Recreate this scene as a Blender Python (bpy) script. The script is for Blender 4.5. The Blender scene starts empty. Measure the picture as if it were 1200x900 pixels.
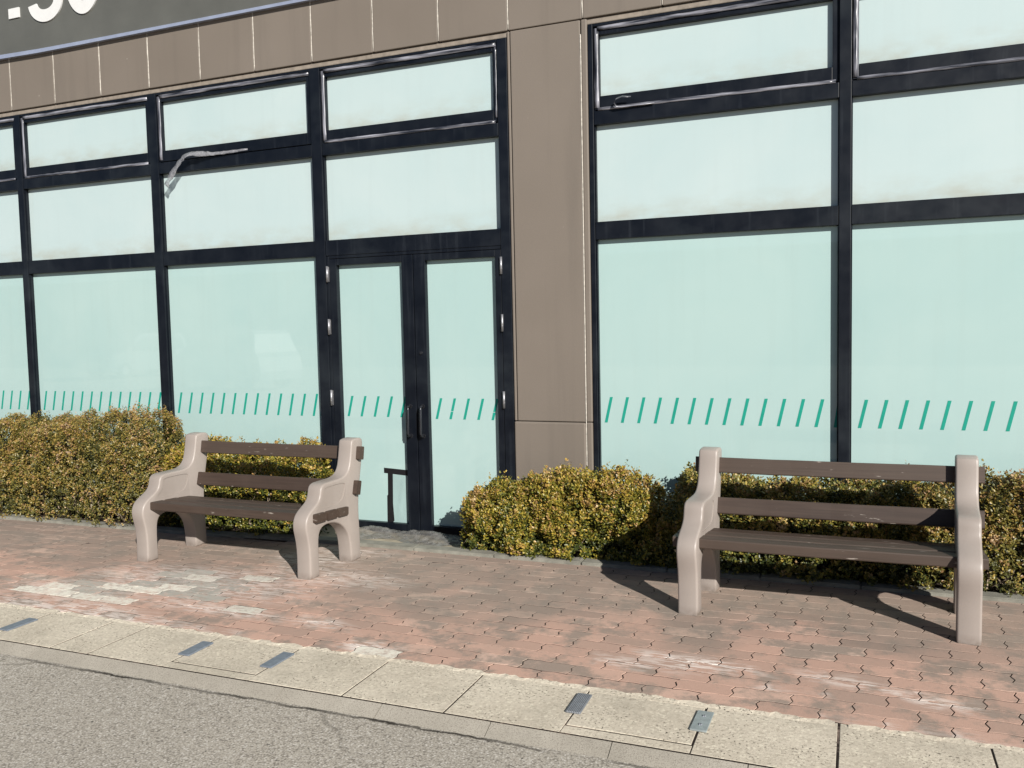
import bpy, bmesh, math, random
import numpy as np
from mathutils import Vector, Matrix, noise

random.seed(7)
rng = np.random.default_rng(11)
R = math.radians
scene = bpy.context.scene
col = scene.collection

# ------------------------------------------------------------------ helpers
def tag(o, label=None, cat=None, group=None, kind=None):
    if label: o['label'] = label
    if cat: o['category'] = cat
    if group: o['group'] = group
    if kind: o['kind'] = kind
    return o

def empty(name, loc, rz=0.0):
    o = bpy.data.objects.new(name, None)
    col.objects.link(o)
    o.location = loc
    o.rotation_euler = (0, 0, rz)
    o.empty_display_size = 0.1
    return o

def obj_from_bm(name, bm, mats, parent=None, smooth=False, loc=None):
    me = bpy.data.meshes.new(name)
    bm.to_mesh(me)
    bm.free()
    if not isinstance(mats, (list, tuple)):
        mats = [mats]
    for m in mats:
        me.materials.append(m)
    if smooth:
        for p in me.polygons:
            p.use_smooth = True
    o = bpy.data.objects.new(name, me)
    col.objects.link(o)
    if parent is not None:
        o.parent = parent
    if loc:
        o.location = loc
    return o

def add_box(bm, x0, x1, y0, y1, z0, z1, mat=0, bev=0.0, seg=2):
    vs = [bm.verts.new((x, y, z)) for z in (z0, z1) for y in (y0, y1) for x in (x0, x1)]
    idx = [(0, 2, 3, 1), (4, 5, 7, 6), (0, 1, 5, 4), (2, 6, 7, 3), (0, 4, 6, 2), (1, 3, 7, 5)]
    fs = []
    for i in idx:
        f = bm.faces.new([vs[k] for k in i])
        f.material_index = mat
        fs.append(f)
    if bev > 0:
        es = list({e for f in fs for e in f.edges})
        r = bmesh.ops.bevel(bm, geom=es, offset=bev, segments=seg, affect='EDGES', profile=0.5)
        for f in r['faces']:
            f.material_index = mat
    return vs

def add_tube(bm, pts, radii, n=6, mat=0, cap=True):
    pts = [Vector(p) for p in pts]
    rings = []
    for i, p in enumerate(pts):
        a = pts[max(i - 1, 0)]
        b = pts[min(i + 1, len(pts) - 1)]
        t = (b - a).normalized()
        up = Vector((0, 0, 1)) if abs(t.z) < 0.9 else Vector((1, 0, 0))
        s = t.cross(up).normalized()
        u = s.cross(t)
        r = radii[i] if isinstance(radii, (list, tuple)) else radii
        rings.append([bm.verts.new(p + (s * math.cos(2 * math.pi * k / n) + u * math.sin(2 * math.pi * k / n)) * r) for k in range(n)])
    for i in range(len(rings) - 1):
        for k in range(n):
            f = bm.faces.new([rings[i][k], rings[i][(k + 1) % n], rings[i + 1][(k + 1) % n], rings[i + 1][k]])
            f.material_index = mat
            f.smooth = True
    if cap:
        bm.faces.new(rings[0][::-1]).material_index = mat
        bm.faces.new(rings[-1]).material_index = mat

def add_ribbon(bm, pts, width, wdir, thick=0.0012, mat=0):
    """thin strip with real thickness; wdir is the width direction per point"""
    secs = []
    for i, p in enumerate(pts):
        p = Vector(p)
        w = Vector(wdir[i] if isinstance(wdir, list) else wdir).normalized()
        wd = width[i] if isinstance(width, list) else width
        a = Vector(pts[max(i - 1, 0)])
        b = Vector(pts[min(i + 1, len(pts) - 1)])
        nrm = (b - a).normalized().cross(w).normalized()
        q = [p - w * wd / 2 - nrm * thick / 2, p + w * wd / 2 - nrm * thick / 2,
             p + w * wd / 2 + nrm * thick / 2, p - w * wd / 2 + nrm * thick / 2]
        secs.append([bm.verts.new(v) for v in q])
    for i in range(len(secs) - 1):
        for k in range(4):
            f = bm.faces.new([secs[i][k], secs[i][(k + 1) % 4], secs[i + 1][(k + 1) % 4], secs[i + 1][k]])
            f.material_index = mat
            f.smooth = (k in (0, 2))
    bm.faces.new(secs[0][::-1]).material_index = mat
    bm.faces.new(secs[-1]).material_index = mat

def fix(bm):
    bmesh.ops.recalc_face_normals(bm, faces=bm.faces)
    return bm

# ------------------------------------------------------------------ node helpers
class NT:
    def __init__(self, name):
        self.m = bpy.data.materials.new(name)
        self.m.use_nodes = True
        self.t = self.m.node_tree
        self.t.nodes.clear()
        self.out = self.n('ShaderNodeOutputMaterial')
        self.b = self.n('ShaderNodeBsdfPrincipled')
        self.l(self.b.outputs[0], self.out.inputs['Surface'])
        self._tc = None
    def n(self, typ, **kw):
        nd = self.t.nodes.new(typ)
        for k, v in kw.items():
            setattr(nd, k, v)
        return nd
    def l(self, a, b):
        self.t.links.new(a, b)
    def set(self, **kw):
        names = {'base': 'Base Color', 'rough': 'Roughness', 'metal': 'Metallic', 'spec': 'Specular IOR Level',
                 'coat': 'Coat Weight', 'coatr': 'Coat Roughness', 'alpha': 'Alpha', 'normal': 'Normal', 'trans': 'Transmission Weight', 'ior': 'IOR'}
        for k, v in kw.items():
            s = self.b.inputs[names[k]]
            if hasattr(v, 'is_linked') or hasattr(v, 'links'):
                self.l(v, s)
            elif isinstance(v, (tuple, list)):
                s.default_value = (v[0], v[1], v[2], 1)
            else:
                s.default_value = v
        return self
    def tc(self, which='Object'):
        if self._tc is None:
            self._tc = self.n('ShaderNodeTexCoord')
        return self._tc.outputs[which]
    def geo(self, which='Position'):
        return self.n('ShaderNodeNewGeometry').outputs[which]
    def mapping(self, vec, scale=(1, 1, 1), loc=(0, 0, 0)):
        m = self.n('ShaderNodeMapping')
        m.inputs['Scale'].default_value = scale
        m.inputs['Location'].default_value = loc
        self.l(vec, m.inputs['Vector'])
        return m.outputs[0]
    def noise(self, vec, scale, detail=4, rough=0.55, dist=0.0):
        t = self.n('ShaderNodeTexNoise')
        t.inputs['Scale'].default_value = scale
        t.inputs['Detail'].default_value = detail
        t.inputs['Roughness'].default_value = rough
        t.inputs['Distortion'].default_value = dist
        self.l(vec, t.inputs['Vector'])
        return t.outputs['Fac']
    def voro(self, vec, scale, feature='F1', out='Distance'):
        t = self.n('ShaderNodeTexVoronoi', feature=feature)
        t.inputs['Scale'].default_value = scale
        self.l(vec, t.inputs['Vector'])
        return t.outputs[out]
    def ramp(self, fac, stops, interp='LINEAR'):
        r = self.n('ShaderNodeValToRGB')
        r.color_ramp.interpolation = interp
        el = r.color_ramp.elements
        while len(el) < len(stops):
            el.new(0.5)
        for e, (p, c) in zip(el, stops):
            e.position = p
            e.color = (c, c, c, 1) if isinstance(c, (int, float)) else (c[0], c[1], c[2], 1)
        self.l(fac, r.inputs[0])
        return r.outputs[0]
    def mix(self, fac, a, b, blend='MIX'):
        m = self.n('ShaderNodeMix', data_type='RGBA', blend_type=blend)
        for s, v in ((m.inputs[0], fac), (m.inputs[6], a), (m.inputs[7], b)):
            if isinstance(v, (int, float)):
                s.default_value = v
            elif isinstance(v, (tuple, list)):
                s.default_value = (v[0], v[1], v[2], 1)
            else:
                self.l(v, s)
        return m.outputs[2]
    def math(self, op, a, b=0.0, clamp=False):
        m = self.n('ShaderNodeMath', operation=op, use_clamp=clamp)
        for s, v in zip(m.inputs, (a, b)):
            if isinstance(v, (int, float)):
                s.default_value = v
            else:
                self.l(v, s)
        return m.outputs[0]
    def sep(self, vec):
        s = self.n('ShaderNodeSeparateXYZ')
        self.l(vec, s.inputs[0])
        return s.outputs
    def attr(self, name, out='Fac'):
        a = self.n('ShaderNodeAttribute', attribute_name=name)
        return a.outputs[out]
    def bump(self, h, strength=0.3, dist=0.01):
        b = self.n('ShaderNodeBump')
        b.inputs['Strength'].default_value = strength
        b.inputs['Distance'].default_value = dist
        self.l(h, b.inputs['Height'])
        self.l(b.outputs[0], self.b.inputs['Normal'])
        return self

# ------------------------------------------------------------------ materials
def mat_wall():
    t = NT('wall_paint')
    p = t.geo()
    big = t.noise(p, 0.8, 3)
    streak = t.noise(t.mapping(p, (9, 9, 0.5)), 1.0, 4)
    fine = t.noise(p, 260, 2)
    c = t.mix(t.ramp(big, [(0.3, 0), (0.7, 1)]), (0.139, 0.116, 0.094), (0.161, 0.135, 0.111))
    c = t.mix(t.ramp(streak, [(0.52, 0), (0.8, 0.55)]), c, (0.117, 0.099, 0.082))
    spots = t.noise(t.mapping(p, (1, 1, 1), (3, 1, 7)), 11, 2, 0.4)
    c = t.mix(t.ramp(spots, [(0.785, 0), (0.81, 0.6)]), c, (0.4, 0.37, 0.33))
    t.set(base=c, rough=0.62, spec=0.35)
    t.bump(t.mix(0.4, fine, t.noise(p, 60, 3)), 0.22, 0.004)
    return t.m

def mat_simple(name, base, rough=0.5, spec=0.5, metal=0.0, var=0.15, scale=14.0, bump=0.0, bscale=120):
    t = NT(name)
    p = t.geo()
    n = t.noise(p, scale, 5, 0.6)
    lo = tuple(c * (1 - var) for c in base)
    hi = tuple(min(1, c * (1 + var)) for c in base)
    t.set(base=t.mix(t.ramp(n, [(0.3, 0), (0.7, 1)]), lo, hi), rough=rough, spec=spec, metal=metal)
    if bump:
        t.bump(t.noise(p, bscale, 3), bump, 0.003)
    return t.m

def mat_frame():
    t = NT('black_window_frame')
    p = t.geo()
    n = t.noise(p, 7, 4)
    streak = t.noise(t.mapping(p, (30, 30, 1.5)), 1.0, 3)
    c = t.mix(t.ramp(n, [(0.35, 0), (0.75, 1)]), (0.0030, 0.0043, 0.0075), (0.0055, 0.0075, 0.0115))
    c = t.mix(t.ramp(streak, [(0.58, 0), (0.85, 0.45)]), c, (0.028, 0.033, 0.040))
    du = t.noise(t.mapping(p, (0.8, 1, 1.2), (4.3, 0, 1.1)), 1.0, 5, 0.65)
    c = t.mix(t.ramp(du, [(0.52, 0), (0.70, 0.5)]), c, (0.022, 0.027, 0.031))
    t.set(base=c, rough=t.ramp(n, [(0.3, 0.33), (0.7, 0.5)]), spec=0.25)
    t.bump(t.noise(p, 300, 2), 0.04, 0.002)
    return t.m

def mat_film(name, base, dusty):
    """frosted adhesive film behind float glass"""
    t = NT(name)
    p = t.geo()
    n = t.noise(p, 0.9, 4, 0.6, 0.5)
    lo = tuple(c * q for c, q in zip(base, (0.90, 0.945, 0.955)))
    c = t.mix(t.ramp(n, [(0.3, 0), (0.7, 1)]), lo, base)
    # faint vertical rub marks left when the film was applied
    rub = t.noise(t.mapping(p, (14, 14, 0.8)), 1.0, 3)
    c = t.mix(t.ramp(rub, [(0.52, 0), (0.82, 0.4)]), c, tuple(x * 0.9 for x in base))
    if dusty:
        # grime that settled along the bottom edge of each pane
        uvz = t.attr('edge')
        gr = t.noise(t.mapping(p, (4, 4, 9)), 1.0, 5, 0.6)
        k = t.math('MULTIPLY', uvz, t.ramp(gr, [(0.36, 0.08), (0.72, 1.0)]))
        c = t.mix(t.ramp(k, [(0.04, 0.0), (0.85, 0.75)]), c, (0.31, 0.30, 0.235))
    t.set(base=c, rough=0.55, spec=0.15, coat=1.0, coatr=0.006)
    t.b.inputs['Coat IOR'].default_value = 1.5
    w = t.noise(p, 1.1, 2)
    bn = t.n('ShaderNodeBump')
    bn.inputs['Strength'].default_value = 0.008
    bn.inputs['Distance'].default_value = 0.05
    t.l(w, bn.inputs['Height'])
    t.l(bn.outputs[0], t.b.inputs['Coat Normal'])
    return t.m

def mat_tape(vertical=False):
    """old clear sealing tape: cloudy streaks over a dark frame"""
    t = NT('cloudy_sealing_tape_upright' if vertical else 'cloudy_sealing_tape')
    p = t.geo()
    a = t.noise(t.mapping(p, (3, 3, 60)), 1.0, 5, 0.6)
    b = t.noise(t.mapping(p, (70, 70, 3)), 1.0, 4, 0.6)
    lg = t.noise(t.mapping(p, (3, 3, 3), (7, 1, 4)), 1.0, 3, 0.5)
    k = t.math('ADD', (b if vertical else a), t.math('MULTIPLY', t.math('SUBTRACT', lg, 0.5), 0.5))
    c = t.mix(t.ramp(k, [(0.36, 0), (0.5, 0.35), (0.68, 1)]), (0.012, 0.014, 0.02), (0.30, 0.30, 0.335))
    t.set(base=c, rough=0.28, spec=0.6)
    t.bump(b if vertical else a, 0.25, 0.004)
    return t.m

def mat_plastic_sheet(name='clear_plastic', base=(0.17, 0.165, 0.155)):
    t = NT(name)
    p = t.geo()
    t.set(base=base, rough=0.18, spec=0.6)
    tr = t.n('ShaderNodeBsdfTransparent')
    ms = t.n('ShaderNodeMixShader')
    k = t.ramp(t.noise(p, 14, 5, 0.65), [(0.35, 0.35), (0.7, 0.85)])
    t.l(k, ms.inputs[0])
    t.l(tr.outputs[0], ms.inputs[1])
    t.l(t.b.outputs[0], ms.inputs[2])
    t.l(ms.outputs[0], t.out.inputs['Surface'])
    t.bump(t.noise(p, 30, 4), 0.6, 0.02)
    return t.m

def mat_bench_end():
    t = NT('bench_end_stone_plastic')
    p = t.tc()
    n = t.noise(p, 3.0, 4)
    f = t.noise(p, 420, 2)
    c = t.mix(t.ramp(n, [(0.3, 0), (0.7, 1)]), (0.252, 0.217, 0.192), (0.290, 0.251, 0.223))
    c = t.mix(t.ramp(f, [(0.6, 0), (0.72, 0.35)]), c, (0.2, 0.155, 0.13))
    grime = t.noise(t.mapping(p, (6, 6, 1.2)), 1.0, 5)
    c = t.mix(t.ramp(grime, [(0.50, 0), (0.80, 0.5)]), c, (0.215, 0.18, 0.155))
    z = t.sep(p)[2]
    foot = t.math('MULTIPLY', t.ramp(z, [(0.0, 1.0), (0.05, 0.0)]), t.ramp(t.noise(p, 25, 4), [(0.35, 0.2), (0.65, 1)]))
    c = t.mix(foot, c, (0.15, 0.12, 0.10))
    t.set(base=c, rough=0.42, spec=0.4)
    t.bump(t.mix(0.5, f, t.noise(p, 90, 3)), 0.10, 0.003)
    return t.m

def mat_slat():
    t = NT('brown_slat')
    p = t.geo()
    g = t.noise(t.mapping(p, (2.2, 60, 60)), 1.0, 5, 0.6)
    n = t.noise(p, 4, 3)
    c = t.mix(t.ramp(g, [(0.3, 0), (0.7, 1)]), (0.031, 0.019, 0.0135), (0.050, 0.032, 0.023))
    c = t.mix(t.ramp(n, [(0.5, 0), (0.8, 0.4)]), c, (0.060, 0.043, 0.033))
    oi = t.n('ShaderNodeObjectInfo')
    c = t.mix(t.ramp(oi.outputs['Random'], [(0.0, 0.0), (1.0, 0.5)]), c, (0.074, 0.054, 0.041))
    fl = t.noise(t.mapping(p, (1.2, 110, 110), (3, 0, 0)), 1.0, 4, 0.6)
    c = t.mix(t.ramp(fl, [(0.56, 0), (0.72, 0.6)]), c, (0.024, 0.016, 0.012))
    ch = t.noise(t.mapping(p, (9, 46, 46), (2, 5, 1)), 1.0, 4, 0.55)
    c = t.mix(t.ramp(ch, [(0.67, 0), (0.72, 0.85)]), c, (0.27, 0.235, 0.20))
    t.set(base=c, rough=0.55, spec=0.4)
    t.bump(g, 0.25, 0.003)
    return t.m

def mat_paver():
    t = NT('red_paver')
    p = t.geo()
    tone = t.attr('tone')            # per paver random
    kind = t.attr('pale')            # 1: white painted, 0.5: grey painted, 0: bare
    red = t.ramp(tone, [(0.0, (0.365, 0.250, 0.197)), (0.3, (0.450, 0.288, 0.222)), (0.7, (0.500, 0.320, 0.246)), (1.0, (0.565, 0.402, 0.318))])
    weather = t.noise(p, 1.5, 5, 0.6, 0.4)
    s = t.sep(p)
    # weathered to grey-brown along the planted side, where nobody walks
    back = t.ramp(t.math('ADD', s[1], t.math('MULTIPLY', t.math('SUBTRACT', weather, 0.5), 1.7)), [(0.0, 0), (1.0, 1)])
    yb = t.math('ADD', t.math('MULTIPLY', t.math('ADD', s[1], 2.0), 1.0), t.math('MULTIPLY', t.math('SUBTRACT', weather, 0.5), 2.6))
    k = t.ramp(yb, [(0.10, 0.05), (0.75, 0.85)])
    c = t.mix(k, red, t.ramp(tone, [(0.0, (0.220, 0.180, 0.147)), (0.6, (0.278, 0.218, 0.176)), (1.0, (0.350, 0.266, 0.212))]))
    c = t.mix(t.ramp(t.math('ADD', t.noise(p, 5, 6, 0.7), t.math('MULTIPLY', tone, 0.16)), [(0.555, 0), (0.68, 0.8)]), c, (0.225, 0.188, 0.155))
    grain = t.noise(p, 330, 3, 0.7)
    c = t.mix(t.ramp(grain, [(0.35, 0.4), (0.55, 0.0)]), c, t.mix(0.5, c, (0.08, 0.06, 0.05)))
    c = t.mix(t.ramp(grain, [(0.62, 0), (0.75, 0.35)]), c, (0.5, 0.42, 0.36))
    # white paint / lime smears in their own streaky shape
    sm = t.noise(t.mapping(p, (7, 42, 5)), 1.0, 7, 0.7)
    smk = t.math('MULTIPLY', t.attr('smear'), t.ramp(sm, [(0.47, 0), (0.53, 0.95)]))
    c = t.mix(smk, c, (0.66, 0.58, 0.52))
    wear = t.ramp(t.noise(p, 26, 5, 0.7), [(0.36, 0.15), (0.56, 1.0)])
    pale = t.ramp(kind, [(0.35, (0.27, 0.262, 0.228)), (0.8, (0.66, 0.625, 0.53))])
    c = t.mix(t.math('MULTIPLY', t.ramp(kind, [(0.15, 0), (0.3, 0.95)]), wear), c, pale)
    t.set(base=c, rough=0.85, spec=0.25)
    t.bump(t.mix(0.5, grain, t.noise(p, 70, 4)), 0.35, 0.004)
    return t.m

def mat_joint():
    t = NT('joint_dirt')
    p = t.geo()
    n = t.noise(p, 2.6, 4, 0.6)
    f = t.noise(p, 40, 3)
    c = t.mix(t.ramp(t.mix(0.3, n, f), [(0.52, 0), (0.66, 1)]), (0.022, 0.017, 0.014), (0.20, 0.15, 0.12))
    t.set(base=c, rough=0.95, spec=0.1)
    return t.m

def mat_kerb():
    t = NT('kerb_concrete')
    p = t.geo()
    n = t.noise(p, 2.2, 5, 0.6)
    c = t.mix(t.ramp(n, [(0.3, 0), (0.7, 1)]), (0.452, 0.396, 0.312), (0.552, 0.490, 0.392))
    ag = t.voro(p, 95, out='Color')
    agv = t.n('ShaderNodeSeparateColor')
    t.l(ag, agv.inputs[0])
    c = t.mix(t.ramp(agv.outputs[0], [(0.0, 0.5), (0.35, 0.0)]), c, (0.29, 0.25, 0.19))
    c = t.mix(t.ramp(agv.outputs[1], [(0.78, 0), (0.95, 0.55)]), c, (0.68, 0.62, 0.49))
    pits = t.noise(t.mapping(p, (1, 1, 1), (5, 5, 5)), 85, 2, 0.5)
    gate = t.noise(p, 6, 3)
    pk = t.math('MULTIPLY', t.ramp(pits, [(0.60, 0), (0.66, 1)]), t.ramp(gate, [(0.42, 0.15), (0.60, 1)]))
    c = t.mix(pk, c, (0.10, 0.085, 0.065))
    st = t.noise(t.mapping(p, (1, 1, 1), (1, 8, 2)), 3.4, 6, 0.7)
    c = t.mix(t.ramp(st, [(0.50, 0), (0.72, 0.65)]), c, (0.325, 0.288, 0.228))
    t.set(base=c, rough=0.9, spec=0.2)
    t.bump(t.mix(0.6, t.noise(p, 120, 3, 0.7), agv.outputs[0]), 0.5, 0.004)
    return t.m

def mat_gutter():
    t = NT('gutter_concrete')
    p = t.geo()
    n = t.noise(p, 3.0, 6, 0.65)
    c = t.mix(t.ramp(n, [(0.3, 0), (0.7, 1)]), (0.255, 0.232, 0.192), (0.345, 0.315, 0.264))
    g = t.noise(p, 190, 3, 0.7)
    c = t.mix(t.ramp(g, [(0.36, 0.6), (0.5, 0)]), c, (0.12, 0.10, 0.08))
    t.set(base=c, rough=0.92, spec=0.2)
    t.bump(g, 0.5, 0.004)
    return t.m

def mat_asphalt():
    t = NT('asphalt')
    p = t.geo()
    v = t.n('ShaderNodeTexVoronoi')
    v.inputs['Scale'].default_value = 130
    t.l(p, v.inputs['Vector'])
    sc = t.n('ShaderNodeSeparateColor')
    t.l(v.outputs['Color'], sc.inputs[0])
    big = t.noise(p, 1.2, 4)
    base = t.mix(t.ramp(big, [(0.3, 0), (0.7, 1)]), (0.345, 0.312, 0.262), (0.405, 0.367, 0.308))
    c = t.mix(t.ramp(sc.outputs[0], [(0.0, 0.9), (0.30, 0.0)]), base, (0.16, 0.14, 0.115))
    c = t.mix(t.ramp(sc.outputs[1], [(0.72, 0), (0.95, 0.8)]), c, (0.56, 0.52, 0.46))
    c = t.mix(t.ramp(v.outputs['Distance'], [(0.45, 0), (0.75, 0.55)]), c, (0.12, 0.105, 0.085))
    pit = t.noise(t.mapping(p, (1, 1, 1), (9, 2, 4)), 34, 2, 0.5)
    c = t.mix(t.ramp(pit, [(0.70, 0), (0.74, 0.85)]), c, (0.045, 0.04, 0.035))
    # tar-dark crack and dirt along the kerb toe, wandering a little
    s = t.sep(p)
    wob = t.math('MULTIPLY', t.math('SUBTRACT', t.noise(p, 5.0, 7, 0.75), 0.5), 0.085)
    d = t.math('ABSOLUTE', t.math('SUBTRACT', t.math('ADD', s[1], wob), -2.982))
    gate = t.ramp(t.noise(t.mapping(p, (1.3, 0.2, 1)), 1.0, 3), [(0.38, 0.12), (0.55, 1)])
    c = t.mix(t.math('MULTIPLY', t.ramp(d, [(0.004, 1), (0.013, 0)]), gate), c, (0.034, 0.029, 0.022))
    pw = t.n('ShaderNodeMix', data_type='VECTOR')
    wn = t.n('ShaderNodeTexNoise')
    wn.inputs['Scale'].default_value = 4.0
    wn.inputs['Detail'].default_value = 6
    t.l(p, wn.inputs['Vector'])
    pw.inputs[0].default_value = 0.16
    t.l(p, pw.inputs[4])
    t.l(wn.outputs['Color'], pw.inputs[5])
    ed = t.voro(t.mapping(pw.outputs[1], (0.55, 1.5, 1), (0.7, 0.35, 0)), 1.0, 'DISTANCE_TO_EDGE')
    near = t.ramp(t.math('ADD', s[1], 3.5), [(0.12, 0), (0.42, 1)])
    cg = t.ramp(t.noise(p, 1.7, 3), [(0.47, 0), (0.56, 1)])
    ck = t.math('MULTIPLY', t.math('MULTIPLY', t.ramp(ed, [(0.003, 0.45), (0.009, 0)]), near), cg)
    c = t.mix(ck, c, (0.075, 0.065, 0.05))
    t.set(base=c, rough=0.9, spec=0.25)
    t.bump(t.mix(0.5, v.outputs['Distance'], t.noise(p, 300, 2)), 0.4, 0.004)
    return t.m

def mat_leaf(name, ramp_stops):
    t = NT(name)
    r = t.attr('tone')
    p = t.geo()
    clump = t.noise(p, 6.0, 4, 0.6)
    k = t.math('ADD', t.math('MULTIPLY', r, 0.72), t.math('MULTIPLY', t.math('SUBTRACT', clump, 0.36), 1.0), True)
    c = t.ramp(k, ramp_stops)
    t.set(base=c, rough=0.42, spec=0.45)
    tl = t.n('ShaderNodeBsdfTranslucent')
    t.l(c, tl.inputs['Color'])
    ms = t.n('ShaderNodeMixShader')
    ms.inputs[0].default_value = 0.13
    t.l(t.b.outputs[0], ms.inputs[1])
    t.l(tl.outputs[0], ms.inputs[2])
    t.l(ms.outputs[0], t.out.inputs['Surface'])
    return t.m

def mat_plate(name, base, pattern):
    t = NT(name)
    p = t.tc()
    n = t.noise(p, 30, 4)
    c = t.mix(t.ramp(n, [(0.35, 0), (0.65, 1)]), tuple(x * .78 for x in base), base)
    c = t.mix(t.ramp(t.noise(t.mapping(p, (1, 1, 1), (4, 4, 4)), 60, 5, 0.7), [(0.6, 0), (0.72, 0.5)]), c, (0.24, 0.20, 0.15))
    t.set(base=c, rough=0.45, metal=0.35, spec=0.5)
    if pattern:
        s = t.sep(p)
        h = t.math('MULTIPLY', t.math('SINE', t.math('MULTIPLY', t.math('ADD', s[0], s[1]), 420)), t.math('SINE', t.math('MULTIPLY', t.math('SUBTRACT', s[0], s[1]), 420)))
        t.bump(h, 0.5, 0.004)
    else:
        t.bump(n, 0.2, 0.003)
    return t.m

M = dict(
    wall=mat_wall(), frame=mat_frame(),
    film_top=mat_film('frosted_film_pale', (0.400, 0.475, 0.466), True),
    film_low=mat_film('frosted_film_mint', (0.335, 0.446, 0.424), False),
    tape=mat_tape(), tape_up=mat_tape(True), plastic=mat_plastic_sheet(),
    patch=mat_simple('film_patch', (0.268, 0.365, 0.352), 0.3, 0.5, var=0.06, scale=6, bump=0.3, bscale=18),
    stripe=mat_simple('teal_vinyl', (0.008, 0.235, 0.172), 0.5, 0.3, var=0.08),
    black_tape=mat_simple('black_tape', (0.010, 0.009, 0.010), 0.5, 0.3, var=0.2),
    steel=mat_simple('brushed_steel', (0.33, 0.33, 0.34), 0.45, 0.5, 0.8, 0.15, 60),
    handle=mat_simple('dark_handle_metal', (0.02, 0.021, 0.025), 0.25, 0.6, 0.3, 0.2, 30),
    caulk=mat_simple('pale_caulk', (0.40, 0.365, 0.315), 0.7, 0.3, var=0.3, scale=40),
    lip=mat_simple('pale_lintel_bead', (0.21, 0.178, 0.145), 0.6, 0.3, var=0.2, scale=20),
    signface=mat_simple('sign_face_grey', (0.088, 0.088, 0.078), 0.4, 0.4, var=0.1, scale=3),
    signtrim=mat_simple('sign_trim_aluminium', (0.50, 0.54, 0.66), 0.25, 0.6, 0.6, 0.1, 6),  # aluminium with the sky's blue reflection put into its base colour
    white=mat_simple('white_letter', (0.56, 0.555, 0.54), 0.45, 0.4, var=0.03),
    bench=mat_bench_end(), slat=mat_slat(), paver=mat_paver(), kerb=mat_kerb(), gutter=mat_gutter(), asphalt=mat_asphalt(),
    sand=mat_joint(),
    moss=mat_simple('damp_kerb_concrete', (0.20, 0.192, 0.160), 0.9, 0.2, var=0.28, scale=9, bump=0.6, bscale=140),
    soil=mat_simple('soil', (0.060, 0.045, 0.032), 0.95, 0.1, var=0.4, scale=20, bump=0.8, bscale=60),
    landing=mat_simple('landing_concrete', (0.31, 0.27, 0.20), 0.9, 0.2, var=0.25, scale=8, bump=0.5, bscale=120),
    twig=mat_simple('twig_bark', (0.30, 0.235, 0.165), 0.85, 0.2, var=0.35, scale=30),
    leafA=mat_leaf('leaf_golden', [(0.0, (0.016, 0.026, 0.008)), (0.30, (0.060, 0.072, 0.014)), (0.52, (0.165, 0.155, 0.022)), (0.72, (0.345, 0.250, 0.036)), (0.88, (0.310, 0.175, 0.058)), (1.0, (0.40, 0.29, 0.13))]),
    leafB=mat_leaf('leaf_olive', [(0.0, (0.014, 0.025, 0.009)), (0.32, (0.055, 0.066, 0.017)), (0.55, (0.140, 0.132, 0.025)), (0.74, (0.290, 0.218, 0.042)), (0.88, (0.270, 0.158, 0.066)), (1.0, (0.33, 0.24, 0.12))]),
    leafC=mat_leaf('leaf_bronze', [(0.0, (0.022, 0.028, 0.010)), (0.30, (0.080, 0.080, 0.022)), (0.55, (0.178, 0.150, 0.032)), (0.73, (0.300, 0.200, 0.046)), (0.88, (0.268, 0.150, 0.075)), (1.0, (0.33, 0.23, 0.13))]),
    plate_pale=mat_plate('plate_galvanised', (0.33, 0.37, 0.37), False),
    plate_dark=mat_plate('plate_chequered', (0.25, 0.265, 0.29), True),
    plate_blue=mat_plate('plate_blue_grey', (0.21, 0.24, 0.285), False),
    dark=mat_simple('dark_gap', (0.006, 0.006, 0.006), 0.9, 0.1, var=0.1),
)

# ------------------------------------------------------------------ ground setting
KY0, KY1 = -2.885, -2.445          # kerb slabs, front and back edge
bm = bmesh.new()
n = 24
for i in range(n + 1):
    for j in range(n + 1):
        bm.verts.new(((i / n - 0.5) * 700, (j / n - 0.5) * 700, -0.0355))
bm.verts.ensure_lookup_table()
for i in range(n):
    for j in range(n):
        a = i * (n + 1) + j
        bm.faces.new([bm.verts[a], bm.verts[a + n + 1], bm.verts[a + n + 2], bm.verts[a + 1]])
tag(obj_from_bm('road', fix(bm), M['asphalt']), 'worn light grey asphalt road in front of the kerb', kind='structure')

# pavement: interlocking zig-zag pavers, each a little bevelled block, over a sand bed
XA, XB = -13.0, 7.0
bm = bmesh.new()
lt = bm.verts.layers.float.new('tone')
lp = bm.verts.layers.float.new('pale')
ls = bm.verts.layers.float.new('smear')
PW, PH = 0.245, 0.1085
def tri(u):
    u = u % 1.0
    return 1 - 4 * abs(u - 0.5)
def zy(x):
    return 0.0042 * tri(x / (PW / 2) + 0.13)
def zx(v):
    return 0.0062 * (-1 if v in (0, 2) else 1)
white_spots = [  # x, y, rx, ry, kind
    (-4.83, -2.15, 0.16, 0.10, 1.0), (-4.34, -2.02, 0.24, 0.12, 1.0), (-4.05, -1.78, 0.22, 0.11, 0.9), (-4.02, -1.93, 0.26, 0.06, 1.0),
    (-3.85, -1.55, 0.20, 0.13, 0.75), (-3.72, -1.68, 0.20, 0.07, 0.8), (-4.58, -2.06, 0.11, 0.12, 0.45), (-4.22, -2.17, 0.22, 0.07, 0.85),
    (-3.85, -1.90, 0.34, 0.05, 0.45), (-3.62, -1.80, 0.25, 0.05, 0.45), (-4.10, -1.58, 0.2, 0.07, 0.5),
    (-2.30, -2.39, 0.08, 0.035, 0.9), (-2.70, -2.10, 0.08, 0.035, 0.85), (-0.84, -1.99, 0.08, 0.035, 0.9), (-0.60, -1.99, 0.08, 0.035, 0.85), (-3.30, -2.10, 0.08, 0.035, 0.75)]
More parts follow.
